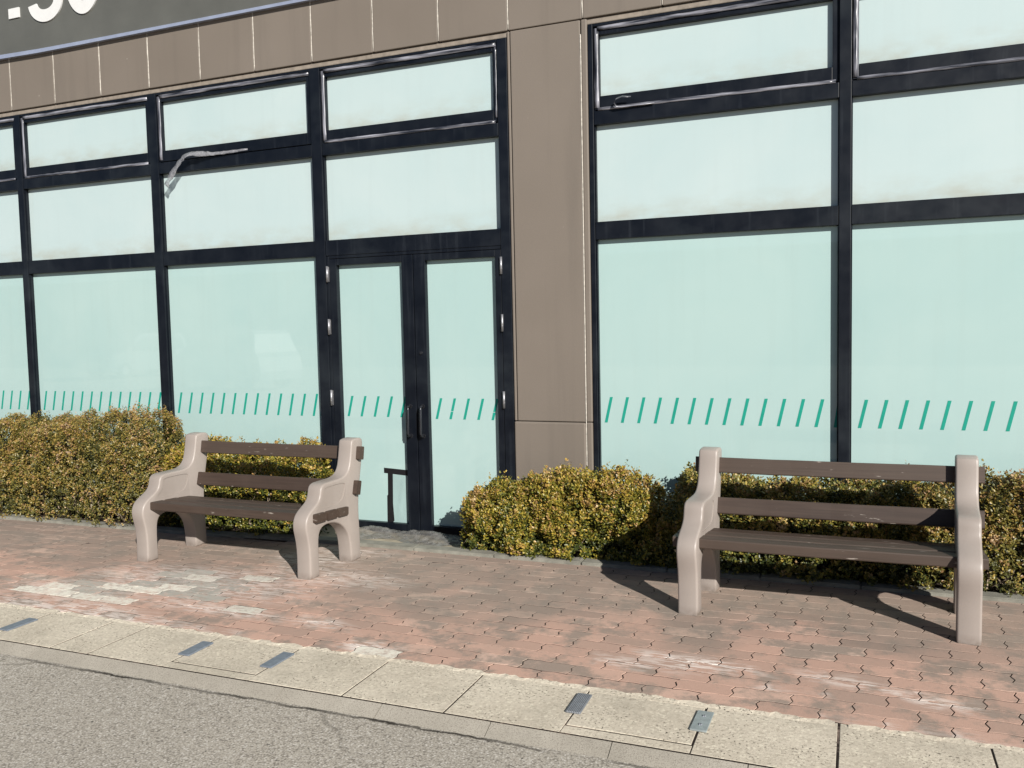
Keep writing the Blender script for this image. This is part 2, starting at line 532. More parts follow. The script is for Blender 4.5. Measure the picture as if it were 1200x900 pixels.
smears = [(-4.35, -2.40, 0.95, 0.07, 1.0), (-4.14, -2.31, 0.28, 0.05, 1.0), (-3.47, -2.13, 0.45, 0.06, 0.8), (-3.27, -2.12, 0.2, 0.06, .8),
          (-2.72, -2.10, 0.16, 0.05, 1.0), (-2.30, -2.36, 0.16, 0.05, 1.3), (-3.5, -2.40, 0.5, 0.05, 0.7), (-0.70, -1.99, 0.27, 0.035, 1.5),
          (-0.75, -2.09, 0.22, 0.03, 1.0), (-0.05, -2.02, 0.16, 0.03, 1.0), (0.18, -2.06, 0.22, 0.03, 0.9), (0.32, -2.12, 0.14, 0.03, 0.9),
          (-0.30, -2.19, 0.2, 0.03, 0.8), (-1.0, -2.12, 0.16, 0.03, 0.8), (0.3, -2.41, 0.5, 0.03, 0.6), (-3.55, -1.02, 0.3, 0.14, 0.7), (-3.4, -0.75, 0.3, 0.1, .6), (-3.95, -1.72, 0.75, 0.28, 0.75), (-4.6, -2.1, 0.5, 0.16, 0.7), (-3.2, -1.35, 0.5, 0.18, 0.6)]
row = 0
y = -2.4445
while y < -0.50:
    y1 = y + PH
    shift = (0.352 + 0.1225 * (row % 2) + 0.0085 * row) % PW
    k0 = int((XA - shift) / PW) - 1
    for k in range(k0, int((XB - shift) / PW) + 2):
        xl = shift + k * PW
        xr = xl + PW
        if xr < XA or xl > XB:
            continue
        g = 0.0024 + random.random() * 0.0012
        out = []
        NS = 8
        for i in range(NS + 1):
            u = xl + PW * i / NS
            out.append((u, y + zy(u), 0, 1))
        rightside = [(xr + zx(v), y + PH * v / 3) for v in (1, 2)]
        out += [(a, b, -1, 0) for a, b in rightside]
        for i in range(NS + 1):
            u = xr - PW * i / NS
            out.append((u, y1 + zy(u), 0, -1))
        out += [(xl + zx(v), y + PH * v / 3, 1, 0) for v in (2, 1)]
        # corners follow the cross joint's zig
        out[0] = (xl + zx(0), out[0][1], 1, 1)
        out[NS] = (xr + zx(0), out[NS][1], -1, 1)
        out[NS + 3] = (xr + zx(3), out[NS + 3][1], -1, -1)
        out[2 * NS + 3] = (xl + zx(3), out[2 * NS + 3][1], 1, -1)
        cx, cy = (xl + xr) / 2, (y + y1) / 2
        tone = min(1, max(0, random.gauss(0.5, 0.25)))
        pale = 0.0
        for (sx, sy, rx, ry, kd) in white_spots:
            if ((cx - sx) / (rx + 0.05)) ** 2 + ((cy - sy) / (ry + 0.02)) ** 2 < 1 and random.random() < 0.86:
                pale = max(pale, random.choice([kd, kd, kd, 0.5, 0.3]) * random.uniform(0.85, 1.0))
        dz = max(-0.0008, random.gauss(0.0002, 0.0006))
        tx, ty = random.gauss(0, 0.003), random.gauss(0, 0.005)
        def mk(inset, z):
            r = []
            for (a, b, nx, ny) in out:
                px, py = a + nx * inset, b + ny * inset
                v = bm.verts.new((px, py, z + dz + (px - cx) * tx + (py - cy) * ty))
                v[lt] = tone
                v[lp] = pale
                m = 0.0
                for (sx, sy, rx, ry, st) in smears:
                    d2 = ((px - sx) / rx) ** 2 + ((py - sy) / ry) ** 2
                    if d2 < 1.8:
                        m = max(m, st * max(0, 1 - d2 * 0.55))
                v[ls] = m
                r.append(v)
            return r
        top = mk(g + 0.0006, 0.0)
        mid = mk(g, -0.0008)
        bot = mk(g, -0.02)
        N = len(top)
        bm.faces.new(top)
        for i in range(N):
            j = (i + 1) % N
            bm.faces.new([mid[i], mid[j], top[j], top[i]])
            bm.faces.new([bot[i], bot[j], mid[j], mid[i]])
    y = y1
    row += 1
YB = y
pav = tag(obj_from_bm('pavement', fix(bm), M['paver']), 'reddish zig-zag interlocking pavers of the pavement', kind='structure')
bm = bmesh.new()
add_box(bm, XA, XB, -2.444, YB, -0.06, -0.0016)
tag(obj_from_bm('pavement_joints', bm, M['sand']), kind='structure')

# kerb: cast slabs with gaps and lift-out covers, sloped gutter face
joints = [-7.2 + 0.51 * i for i in range(3)] + [-5.62, -5.35, -4.85, -4.34, -3.87, -3.61, -3.12, -2.61, -2.10, -1.60, -1.085, -0.575, -0.062, 0.47, 0.98, 1.49, 2.0] + [2.51 + 0.51 * i for i in range(10)]
joints = [-12.8 + 0.51 * i for i in range(11)] + joints
covers = {(-4.85, -4.34), (-3.12, -2.61), (-1.085, -0.575)}
bm = bmesh.new()
for a, b in zip(joints[:-1], joints[1:]):
    if b - a < 0.1:
        continue
    dz = abs(random.gauss(0, 0.0010))
    gap = 0.0045 if (a, b) not in covers else 0.0034
    if abs(a + 0.062) < 1e-6: gl = 0.007
    else: gl = gap
    if (a, b) in covers:
        add_box(bm, a + 0.005, b - 0.005, KY0 + 0.066, KY1 - 0.046, -0.05, 0.001 + dz, 0, 0.0015)
        add_box(bm, a, b, KY1 - 0.041, KY1 - 0.004, -0.05, 0.001, 0, 0.0015)
        add_box(bm, a, b, KY0, KY0 + 0.058, -0.05, 0.0, 0, 0.0015)
    else:
        add_box(bm, a + gl, b - 0.0028, KY0, KY1 - 0.004, -0.05, 0.0 + dz, 0, 0.0018)
# rough mortar lip between slabs and pavers
x = XA
pts = []
while x < 7.0:
    pts.append((x, KY1 + 0.006 * math.sin(x * 37) + random.uniform(-0.006, 0.012)))
    x += 0.025
lo = [bm.verts.new((p[0], KY1 - 0.035, 0.0005)) for p in pts]
hi = [bm.verts.new((p[0], p[1] - 0.008, 0.006 + random.uniform(-0.001, 0.0015))) for p in pts]
dn = [bm.verts.new((p[0], p[1] + 0.004, -0.003)) for p in pts]
for i in range(len(pts) - 1):
    if abs(pts[i][0] + 0.062) < 0.03:
        continue
    bm.faces.new([lo[i], lo[i + 1], hi[i + 1], hi[i]])
    bm.faces.new([hi[i], hi[i + 1], dn[i + 1], dn[i]])
bmesh.ops.recalc_face_normals(bm, faces=bm.faces)
# gutter blocks below
x = -12.6
while x < 7.0:
    w = 0.51
    y0, y1 = -2.966, -2.8915
    zs = 0.0
    vs = [bm.verts.new(c) for c in ((x + 0.002, y0 + random.uniform(-.003, .003), -0.036), (x + w - 0.002, y0 + random.uniform(-.003, .003), -0.036), (x + w - 0.002, y1, -0.003), (x + 0.002, y1, -0.003),
                                     (x + 0.002, y0, -0.075), (x + w - 0.002, y0, -0.075), (x + w - 0.002, y1, -0.075), (x + 0.002, y1, -0.075))]
    for f in ((0, 1, 2, 3), (0, 4, 5, 1), (1, 5, 6, 2), (2, 6, 7, 3), (3, 7, 4, 0)):
        ff = bm.faces.new([vs[i] for i in f])
        ff.material_index = 1
    x += w
tag(obj_from_bm('kerb', bm, [M['kerb'], M['gutter']]), 'pale beige concrete kerb slabs between pavers and road', kind='structure')
bm = bmesh.new()
add_box(bm, XA, 7.1, -2.892, -2.446, -0.07, -0.0012)
tag(obj_from_bm('kerb_bed', bm, M['sand']), kind='structure')

# steel plates over the cover joints
def plate(x, w, ln, y, mat, label, holes, rz=0.0):
    bm = bmesh.new()
    add_box(bm, -w / 2, w / 2, -ln / 2, ln / 2, -0.004, 0.004, 0, 0.0015)
    o = obj_from_bm('steel_plate', bm, [mat, M['dark']], loc=(x, y, 0.0062))
    o.rotation_euler = (0, 0, rz)
    tag(o, label, 'steel plate', 'steel plates set across kerb joints')
    for hy in holes:
        b2 = bmesh.new()
        bmesh.ops.create_cone(b2, cap_ends=True, segments=12, radius1=0.009, radius2=0.006, depth=0.004)
        h = obj_from_bm('bolt_head', b2, M['plate_dark'], o)
        h.location = (0, hy, 0.0055)
plate(-0.571, 0.066, 0.175, -2.622, M['plate_pale'], 'pale smooth steel plate with two bolt heads across the kerb joint', (-0.04, 0.04), -0.02)
plate(-1.086, 0.064, 0.185, -2.628, M['plate_dark'], 'dark chequered steel plate on the kerb beside the pale smooth one', (), 0.02)
plate(-2.62, 0.066, 0.185, -2.65, M['plate_blue'], 'blue-grey steel plate at the right edge of the kerb cover below the left bench', (), 0.0)
plate(-3.115, 0.068, 0.18, -2.66, M['plate_blue'], 'blue-grey steel plate at the left edge of the kerb cover below the left bench', (), 0.01)
plate(-4.34, 0.07, 0.19, -2.695, M['plate_blue'], 'blue-grey steel plate at the far left end of the kerb', (), 0.0)

# planter kerb, planting bed, door landing
bm = bmesh.new()
def kerb_run(xa, ya, xb, yb, w, h, step):
    L = math.hypot(xb - xa, yb - ya)
    n = max(1, round(L / step))
    d = Vector((xb - xa, yb - ya, 0)) / L
    nrm = Vector((-d.y, d.x, 0))
    for i in range(n):
        a = Vector((xa, ya, 0)) + d * (L * i / n + 0.002)
        b = Vector((xa, ya, 0)) + d * (L * (i + 1) / n - 0.002)
        hh = h + random.gauss(0, 0.002)
        vs = [bm.verts.new(p) for p in (a + Vector((0, 0, -.08)), b + Vector((0, 0, -.08)), b + nrm * w + Vector((0, 0, -.08)), a + nrm * w + Vector((0, 0, -.08)),
                                         a + Vector((0, 0, hh)), b + Vector((0, 0, hh)), b + nrm * w + Vector((0, 0, hh)), a + nrm * w + Vector((0, 0, hh)))]
        fs = [bm.faces.new([vs[k] for k in f]) for f in ((0, 3, 2, 1), (4, 5, 6, 7), (0, 1, 5, 4), (1, 2, 6, 5), (2, 3, 7, 6), (3, 0, 4, 7))]
        bmesh.ops.bevel(bm, geom=list({e for f in fs for e in f.edges}), offset=0.006, segments=2, affect='EDGES')
kerb_run(-13, -0.80, -5.0, -0.70, 0.11, 0.022, 0.6)
kerb_run(-4.998, -0.70, -3.62, -0.60, 0.11, 0.022, 0.6)
kerb_run(-3.616, -0.60, -1.72, -0.595, 0.115, 0.022, 0.62)
kerb_run(-1.716, -0.585, 7.0, -0.585, 0.11, 0.022, 0.6)
tag(obj_from_bm('planter_kerb', bm, M['moss']), 'low grey concrete edging in front of the bushes', kind='structure')
bm = bmesh.new()
for (xa, xb) in ((-13, -4.05), (-2.45, 7)):
    nx = 60
    rows = []
    for j in range(7):
        yy = -0.68 + j * 0.115 if xa < -5 else -0.475 + j * 0.078
        rows.append([bm.verts.new((xa + (xb - xa) * i / nx, yy, 0.004 + 0.012 * noise.noise((i * .9, j * .8, xa)))) for i in range(nx + 1)])
    for j in range(6):
        for i in range(nx):
            bm.faces.new([rows[j][i], rows[j][i + 1], rows[j + 1][i + 1], rows[j + 1][i]])
tag(obj_from_bm('planting_bed', fix(bm), M['soil'], smooth=True), kind='structure')
bm = bmesh.new()
add_box(bm, -4.05, -2.45, -0.49, 0.3, -0.09, -0.031)
# little mortar ramp beside the door jamb
vs = [bm.verts.new(c) for c in ((-4.05, -0.488, 0.015), (-3.72, -0.488, 0.012), (-3.62, -0.06, -0.030), (-4.05, -0.06, 0.05), (-4.05, -0.488, -0.045), (-3.62, -0.488, -0.045))]
bm.faces.new([vs[0], vs[1], vs[2], vs[3]])
bm.faces.new([vs[1], vs[5], vs[2]])
bm.faces.new([vs[0], vs[4], vs[5], vs[1]])
tag(obj_from_bm('door_landing', fix(bm), M['landing']), kind='structure')

# ------------------------------------------------------------------ shop building
B = empty('shop_building', (0, 0, 0))
tag(B, 'taupe shop building with black framed frosted windows and glass double door', 'building')
Z_T0, Z_T1, Z_M0, Z_M1, Z_L0, Z_BOT = 3.643, 3.227, 3.031, 2.346, 2.215, 0.06
FT = 3.722                       # top of the window frame
FY, GY = -0.046, 0.0             # frame face and glass plane

# fascia of precast panels with pale caulked joints
bm = bmesh.new()
jx = [-2.375 + 0.567 * k for k in range(-19, 17)]
ztop = 6.2
for a, b in zip(jx[:-1], jx[1:]):
    for (z0, z1) in ((3.766, 5.0), (5.006, ztop)):
        add_box(bm, a + 0.0045, b - 0.0045, -0.058, 0.25, z0, z1, 0, 0.006, 2)
for a in jx[1:-1]:
    # bead of caulk, a little uneven
    pts, rad = [], []
    z = 3.772
    while z < ztop:
        pts.append((a + random.gauss(0, 0.0012), -0.0525 + random.gauss(0, 0.001), z))
        rad.append(0.0058 + random.uniform(-0.0012, 0.0016))
        z += 0.05
    add_tube(bm, pts, rad, 5, 1)
add_box(bm, jx[0], jx[-1], 0.0, 0.24, 3.77, ztop - 0.02, 2)
obj_from_bm('fascia', bm, [M['wall'], M['caulk'], M['dark']], B)
bm = bmesh.new()
add_box(bm, -12.7, -2.385, -0.040, 0.2, 3.724, 3.764, 0, 0.006)
add_box(bm, -1.790, 1.66, -0.040, 0.2, 3.724, 3.764, 0, 0.006)
obj_from_bm('lintel_bead', bm, M['lip'], B)

# pillars
def pillar(x0, x1):
    bm = bmesh.new()
    add_box(bm, x0, x1, -0.030, 0.3, -0.05, 3.763)
    add_box(bm, x0 + 0.028, x1 - 0.052, -0.056, -0.031, 0.905, 3.760, 0, 0.006)       # main panel
    add_box(bm, x1 - 0.046, x1 - 0.001, -0.058, -0.031, 0.905, 3.7615, 0, 0.010, 3)     # right corner strip
    add_box(bm, x0 + 0.001, x0 + 0.020, -0.050, -0.031, 0.905, 3.7615, 0, 0.005)        # left strip
    add_box(bm, x0 + 0.002, x1 - 0.052, -0.066, -0.031, -0.05, 0.900, 0, 0.012, 3)      # base panel
    add_box(bm, x1 - 0.046, x1 - 0.001, -0.060, -0.031, -0.05, 0.902, 0, 0.010, 3)
    pts = [(x1 - 0.049, -0.054 + random.gauss(0, .001), -0.04 + 0.1 * i) for i in range(38)]
    add_tube(bm, pts, 0.005, 5, 1)
    obj_from_bm('pillar', bm, [M['wall'], M['caulk']], B)
pillar(-2.388, -1.776)
pillar(1.66, 2.30)
bm = bmesh.new()
add_box(bm, 2.302, 6.0, -0.03, 0.3, -0.05, 3.763)
obj_from_bm('side_wall', bm, M['wall'], B)
bm = bmesh.new()
add_box(bm, -12.7, 6.5, 0.252, 7.0, -0.05, ztop - 0.03)
add_box(bm, -12.8, 6.6, 0.20, 7.1, ztop + 0.003, ztop + 0.2, 0, 0.01)
obj_from_bm('building_shell', bm, M['wall'], B)

# mullions
MX = [(-12.50, -12.40), (-10.82, -10.72), (-9.145, -9.05), (-7.470, -7.398), (-5.813, -5.722)]
mull = MX + [(-4.114, -4.018), (-2.470, -2.392), (-1.772, -1.738), (-0.112, -0.040), (1.585, 1.655)]
for (a, b) in mull:
    bm = bmesh.new()
    add_box(bm, a, b, FY - 0.006, 0.10, -0.045, FT, 0, 0.003)
    obj_from_bm('mullion', bm, M['frame'], B)

def pane(x0, x1, z0, z1, mat, parent, sub=10):
    """one pane; 'edge' attribute runs 1 at its bottom edge to 0 higher up"""
    bm = bmesh.new()
    le = bm.verts.layers.float.new('edge')
    zs = [z0 + (z1 - z0) * (i / sub) ** 2 for i in range(sub + 1)]
    rows = []
    for z in zs:
        r = []
        for x in (x0, x1):
            v = bm.verts.new((x, GY, z))
            v[le] = max(0, 1 - (z - z0) / 0.24) ** 1.7
            r.append(v)
        rows.append(r)
    for i in range(sub):
        bm.faces.new([rows[i][0], rows[i][1], rows[i + 1][1], rows[i + 1][0]])
    ext = bmesh.ops.extrude_face_region(bm, geom=list(bm.faces))
    for v in [g for g in ext['geom'] if isinstance(g, bmesh.types.BMVert)]:
        v.co.y += 0.012
    fix(bm)
    return obj_from_bm('pane', bm, mat, parent)

def stripes(xs, parent, ztop=1.086, zbot=0.900, broken=False, lo=None, hi=None):
    bm = bmesh.new()
    for x in xs:
        xt, xb = x + 0.021, x - 0.021
        w = 0.0105
        ivs = [(0.0, 1.0)]
        if broken and random.random() < 0.75:
            c = random.uniform(0.3, 0.62)
            ivs = [(0, c - 0.015), (c + 0.015, 1)]
        for (u0, u1) in ivs:
            xa, za = xb + (xt - xb) * u0, zbot + (ztop - zbot) * u0
            xc, zc = xb + (xt - xb) * u1, zbot + (ztop - zbot) * u1
            q = [[xa - w, za], [xa + w, za], [xc + w, zc], [xc - w, zc]]
            for p in q:
                if lo is not None: p[0] = max(p[0], lo)
                if hi is not None: p[0] = min(p[0], hi)
            f = [bm.verts.new((p[0], GY - 0.0012, p[1])) for p in q]
            bk = [bm.verts.new((p[0], GY - 0.0001, p[1])) for p in q]
            bm.faces.new(f)
            for i in range(4):
                bm.faces.new([f[i], bk[i], bk[(i + 1) % 4], f[(i + 1) % 4]])
    fix(bm)
    return obj_from_bm('stripe_decal', bm, M['stripe'], parent)

def tape_run(bm, pts, width, wdir, mat=0):
    """sealing tape stuck along a sash, edges a bit ragged"""
    pp, ww = [], []
    for (a, b) in zip(pts[:-1], pts[1:]):
        a, b = Vector(a), Vector(b)
        n = max(2, int((b - a).length / 0.05))
        for i in range(n):
            q = a.lerp(b, i / n)
            q.y += random.gauss(0, 0.0007)
            q += Vector(wdir) * random.gauss(0, 0.0009)
            pp.append(q)
            ww.append(width * random.uniform(0.92, 1.06))
    pp.append(Vector(pts[-1]))
    ww.append(width)
    add_ribbon(bm, pp, ww, wdir, 0.003, mat)

def window(x0, x1, label, stripe_xs=None, low=True, tape='LTB', stripe_kw=None):
    """x0,x1: clear opening between mullion faces"""
    bm = bmesh.new()
    e = 0.0005
    add_box(bm, x0 + e, x1 - e, FY - 0.002, 0.09, 3.022, 3.118, 0, 0.003)      # transom under the top sash
    add_box(bm, x0 + e, x1 - e, FY, 0.09, Z_L0 + 0.002, Z_M1 - 0.004, 0, 0.003)
    add_box(bm, x0 + e, x1 - e, FY, 0.09, 3.702, FT - 0.001, 0, 0.003)
    if low:
        add_box(bm, x0 + e, x1 - e, FY, 0.09, -0.045, Z_BOT, 0, 0.003)
    for (xa, xb) in ((x0 + e, x0 + 0.006), (x1 - 0.006, x1 - e)):
        add_box(bm, xa, xb, FY + 0.016, 0.092, -0.0445 if low else Z_L0 + 0.003, FT - 0.0015)
    # top-hung sash, its four rails
    sy = FY + 0.012
    add_box(bm, x0 + 0.004, x0 + 0.040, sy, 0.06, 3.128, 3.698, 0, 0.003)
    add_box(bm, x1 - 0.040, x1 - 0.004, sy, 0.06, 3.128, 3.698, 0, 0.003)
    add_box(bm, x0 + 0.0405, x1 - 0.0405, sy, 0.06, Z_T0, 3.698, 0, 0.003)
    add_box(bm, x0 + 0.0405, x1 - 0.0405, sy, 0.06, 3.128, Z_T1 - 0.006, 0, 0.003)
    W = obj_from_bm('window', bm, M['frame'], B)
    if label: W['label'] = label
    pane(x0 + 0.035, x1 - 0.035, Z_T1 - 0.02, Z_T0 + 0.01, M['film_top'], W)
    pane(x0 - 0.005, x1 + 0.005, Z_M1 - 0.01, Z_M0 + 0.0, M['film_top'], W)
    if low:
        pane(x0 - 0.005, x1 + 0.005, Z_BOT - 0.01, Z_L0 + 0.006, M['film_low'], W, 4)
        if stripe_xs is not None:
            stripes(stripe_xs, W, **(stripe_kw or {}))
    b2 = bmesh.new()
    ty = sy - 0.004
    if 'L' in tape: tape_run(b2, [(x0 + 0.020, ty, 3.690), (x0 + 0.022, ty, 3.140)], 0.032, (1, 0, 0), 1)
    if 'R' in tape: tape_run(b2, [(x1 - 0.016, ty, 3.690), (x1 - 0.018, ty, 3.160)], 0.016, (1, 0, 0), 1)
    if 'T' in tape: tape_run(b2, [(x0 + 0.03, ty - 0.003, 3.690), (x1 - 0.01, ty - 0.003, 3.690)], 0.036, (0, 0, 1))
    if 'B' in tape: tape_run(b2, [(x0 + 0.03, ty - 0.012, 3.128), (x1 - 0.02, ty - 0.012, 3.126)], 0.022, (0, 0, 1))
    if len(b2.verts):
        fix(b2)
        obj_from_bm('sealing_tape', b2, [M['tape'], M['tape_up']], W)
    else:
        b2.free()
    return W

window(-12.398, -10.822, None, [-12.33 + 0.12 * i for i in range(13)])
window(-10.718, -9.147, None, [-10.66 + 0.12 * i for i in range(13)])
window(-9.048, -7.472, None, [-8.99 + 0.12 * i for i in range(13)])
window(-7.396, -5.815, None, [-7.322 + 0.1195 * i for i in range(13)])
W2 = window(-5.720, -4.116, 'window with a strip of tape hanging loose', [-5.647 + 0.1205 * i for i in range(13)] + [-4.098 - 0.025], tape='LT', stripe_kw=dict(hi=-4.117))
W3 = window(-4.016, -2.472, 'transom window above the double door', low=False, tape='LTBR')
W4 = window(-1.736, -0.114, None, [-1.67 + 0.12 * i for i in range(14)], tape='LTB', stripe_kw=dict(lo=-1.735, hi=-0.115))
W5 = window(-0.038, 1.583, None, [0.038 + 0.1208 * i for i in range(13)], tape='LB')

# tape hanging off the second window
key = [(-4.74, -0.066, 3.140), (-4.95, -0.067, 3.136), (-5.10, -0.070, 3.134), (-5.20, -0.090, 3.139), (-5.29, -0.115, 3.146), (-5.36, -0.125, 3.130), (-5.43, -0.125, 3.07), (-5.50, -0.118, 3.00), (-5.56, -0.108, 2.945), (-5.605, -0.10, 2.885)]
kw = [0.016, 0.026, 0.034, 0.050, 0.056, 0.054, 0.058, 0.062, 0.056, 0.064]
kd = [(0, 0.1, 1), (0, 0.1, 1), (0, .2, 1), (.1, .5, 1), (-.15, 0.8, 0.8), (-.45, .5, .75), (-.66, .25, .7), (-.7, .1, .65), (-.75, .25, .6), (-.75, .05, .6)]
pts, ww, wd = [], [], []
for a in range(len(key) - 1):
    for q in range(4):
        t_ = q / 4
        p_ = Vector(key[a]).lerp(Vector(key[a + 1]), t_)
        pts.append(p_ + Vector((0, random.gauss(0, 0.0016), random.gauss(0, 0.0012))))
        ww.append((kw[a] * (1 - t_) + kw[a + 1] * t_) * random.uniform(0.86, 1.08))
        wd.append(tuple(Vector(kd[a]).lerp(Vector(kd[a + 1]), t_) + Vector((0, random.gauss(0, 0.12), 0))))
bm = bmesh.new()
add_ribbon(bm, pts, ww, wd, 0.0012)
fix(bm)
obj_from_bm('loose_tape', bm, mat_plastic_sheet('loose_tape_film', (0.27, 0.27, 0.285)), W2, smooth=True)
bm = bmesh.new()
pts = [(-1.30, -0.062, 3.125), (-1.45, -0.063, 3.123), (-1.53, -0.066, 3.122), (-1.565, -0.075, 3.128), (-1.578, -0.085, 3.150), (-1.562, -0.09, 3.176), (-1.52, -0.088, 3.186), (-1.46, -0.08, 3.180)]
add_ribbon(bm, pts, [0.018, .018, .018, .020, .024, .024, .022, .014], (0, 0.8, 0.6), 0.002)
fix(bm)
obj_from_bm('loose_tape', bm, M['tape'], W4, smooth=True)

# double door
bm = bmesh.new()
add_box(bm, -4.0175, -3.992, FY + 0.004, 0.09, -0.045, 2.213, 0, 0.003)
add_box(bm, -2.4965 + 0.0245, -2.4705, FY + 0.004, 0.09, -0.045, 2.213, 0, 0.003)
add_box(bm, -3.991, -2.473, FY + 0.004, 0.09, 2.192, 2.2165, 0, 0.003)
obj_from_bm('door_frame', bm, M['frame'], B)

def door(x0, x1, g0, g1, hinge_x, handle_x, label, left):
    bm = bmesh.new()
    z0, z1 = -0.036, 2.189
    gz0, gz1 = 0.048, 2.137
    yf, yb = FY + 0.001, 0.05
    add_box(bm, x0, g0, yf, yb, z0, z1, 0, 0.003)
    add_box(bm, g1, x1, yf, yb, z0, z1, 0, 0.003)
    add_box(bm, g0 + 0.0005, g1 - 0.0005, yf + 0.001, yb, gz1, z1 - 0.0005, 0, 0.003)
    add_box(bm, g0 + 0.0005, g1 - 0.0005, yf + 0.001, yb, z0 + 0.0005, gz0, 0, 0.003)
    D = obj_from_bm('door', bm, M['frame'], B)
    D['label'] = label
    pane(g0 - 0.004, g1 + 0.004, gz0 - 0.004, gz1 + 0.004, M['film_low'], D, 4)
    if left:
        xs = [-3.858 + 0.1235 * i for i in range(5)]
        stripes(xs, D, 1.072, 0.905, lo=g0, hi=g1 - 0.002)
    else:
        xs = [-3.047 + 0.1197 * i for i in range(5)]
        stripes(xs, D, 1.062, 0.898, broken=True, lo=g0, hi=g1)
    # pull handle: a bent bar standing off the stile
    bm = bmesh.new()
    hy = yf - 0.05
    zt, zb = 1.000, 0.765
    pts = [(handle_x, yf + 0.004, zt), (handle_x, hy + 0.016, zt), (handle_x, hy + 0.004, zt - 0.006), (handle_x, hy, zt - 0.022), (handle_x, hy, zb + 0.022), (handle_x, hy + 0.004, zb + 0.006), (handle_x, hy + 0.016, zb), (handle_x, yf + 0.004, zb)]
    add_tube(bm, pts, 0.0105, 10)
    for zz in (zt, zb):
        add_tube(bm, [(handle_x, yf + 0.001, zz), (handle_x, yf - 0.005, zz)], 0.017, 12)
    fix(bm)
    obj_from_bm('handle', bm, M['handle'], D)
    for hz in (1.060, 1.640, 2.068):
        bm = bmesh.new()
        add_tube(bm, [(hinge_x, yf - 0.011, hz - 0.064), (hinge_x, yf - 0.011, hz + 0.064)], 0.0095, 10)
        for dz in (-0.022, 0.022):
            add_tube(bm, [(hinge_x, yf - 0.011, hz + dz - 0.001), (hinge_x, yf - 0.011, hz + dz + 0.001)], 0.0105, 10)
        add_box(bm, hinge_x - 0.012, hinge_x + 0.012, yf - 0.004, yf + 0.004, hz - 0.06, hz + 0.06)
        fix(bm)
        obj_from_bm('hinge', bm, M['steel'], D)
    return D
DL = door(-3.989, -3.222, -3.922, -3.322, -4.004, -3.275, 'left door leaf with black tape near its bottom corner', True)
DR = door(-3.216, -2.475, -3.117, -2.524, -2.470, -3.163, 'right door leaf', False)
bm = bmesh.new()
bmesh.ops.create_cone(bm, cap_ends=True, segments=14, radius1=0.014, radius2=0.012, depth=0.012, matrix=Matrix.Translation((-3.165, FY - 0.004, 1.42)) @ Matrix.Rotation(R(90), 4, 'X'))
obj_from_bm('lock', bm, M['handle'], DR)
bm = bmesh.new()
def strip(pts4, y0, y1):
    f = [bm.verts.new((p[0], y0, p[1])) for p in pts4]
    b = [bm.verts.new((p[0], y1, p[1])) for p in pts4]
    bm.faces.new(f)
    for i in range(len(f)):
        j = (i + 1) % len(f)
        bm.faces.new([f[i], b[i], b[j], f[j]])
strip([(-3.560, 0.448), (-3.322, 0.432), (-3.322, 0.478), (-3.560, 0.490)], -0.0022, -0.0006)
strip([(-3.542, 0.046), (-3.490, 0.046), (-3.478, 0.060), (-3.486, 0.20), (-3.480, 0.445), (-3.526, 0.447), (-3.530, 0.27), (-3.538, 0.262)], -0.0016, -0.0004)
fix(bm)
obj_from_bm('black_tape', bm, M['black_tape'], DL)
bm = bmesh.new()
rows = []
for j in range(15):
    r = []
    for i in range(9):
        u, v = i / 8, j / 14
        crease = 0.004 * math.exp(-((u - 0.25 - 0.5 * v) / 0.07) ** 2)
        r.append(bm.verts.new((-3.484 + 0.158 * u, -0.0004 - crease * (0.2 < v < 0.95), 0.050 + 0.388 * v)))
    rows.append(r)
for j in range(14):
    for i in range(8):
        bm.faces.new([rows[j][i], rows[j][i + 1], rows[j + 1][i + 1], rows[j + 1][i]])
fix(bm)
obj_from_bm('film_patch', bm, M['patch'], DL, smooth=True)

# ------------------------------------------------------------------ sign above the fascia
S = empty('shop_sign', (-7.4, -0.088, 4.24))
tag(S, 'dark grey shop sign board with white numerals mounted above the windows', 'sign')
bm = bmesh.new()
add_box(bm, -3.1, 5.2, 0.0, 0.022, 0.016, 1.5, 0, 0.003)
obj_from_bm('sign_board', bm, M['signface'], S)
bm = bmesh.new()
# bottom trim, sagging a little on the left
pts = [(-3.12, -0.012, 0.006, .036), (-0.15, -0.014, 0.004, .036), (0.35, -0.013, -0.006, .034), (0.9, -0.012, -0.006, .030), (1.9, -0.010, -0.004, .026), (5.22, -0.010, -0.004, .022)]
secs = []
for (x, y, z, h) in pts:
    secs.append([bm.verts.new(c) for c in ((x, y, z), (x, y, z + h), (x, 0.026, z + h), (x, 0.026, z))])
for a, b in zip(secs[:-1], secs[1:]):
    for k in range(4):
        bm.faces.new([a[k], a[(k + 1) % 4], b[(k + 1) % 4], b[k]])
bm.faces.new(secs[0]); bm.faces.new(secs[-1])
fix(bm)
obj_from_bm('sign_trim', bm, M['signtrim'], S)
bm = bmesh.new()
add_box(bm, -2.9, 5.0, 0.0225, 0.0285, 0.05, 1.45)
obj_from_bm('sign_bracket', bm, M['dark'], S)
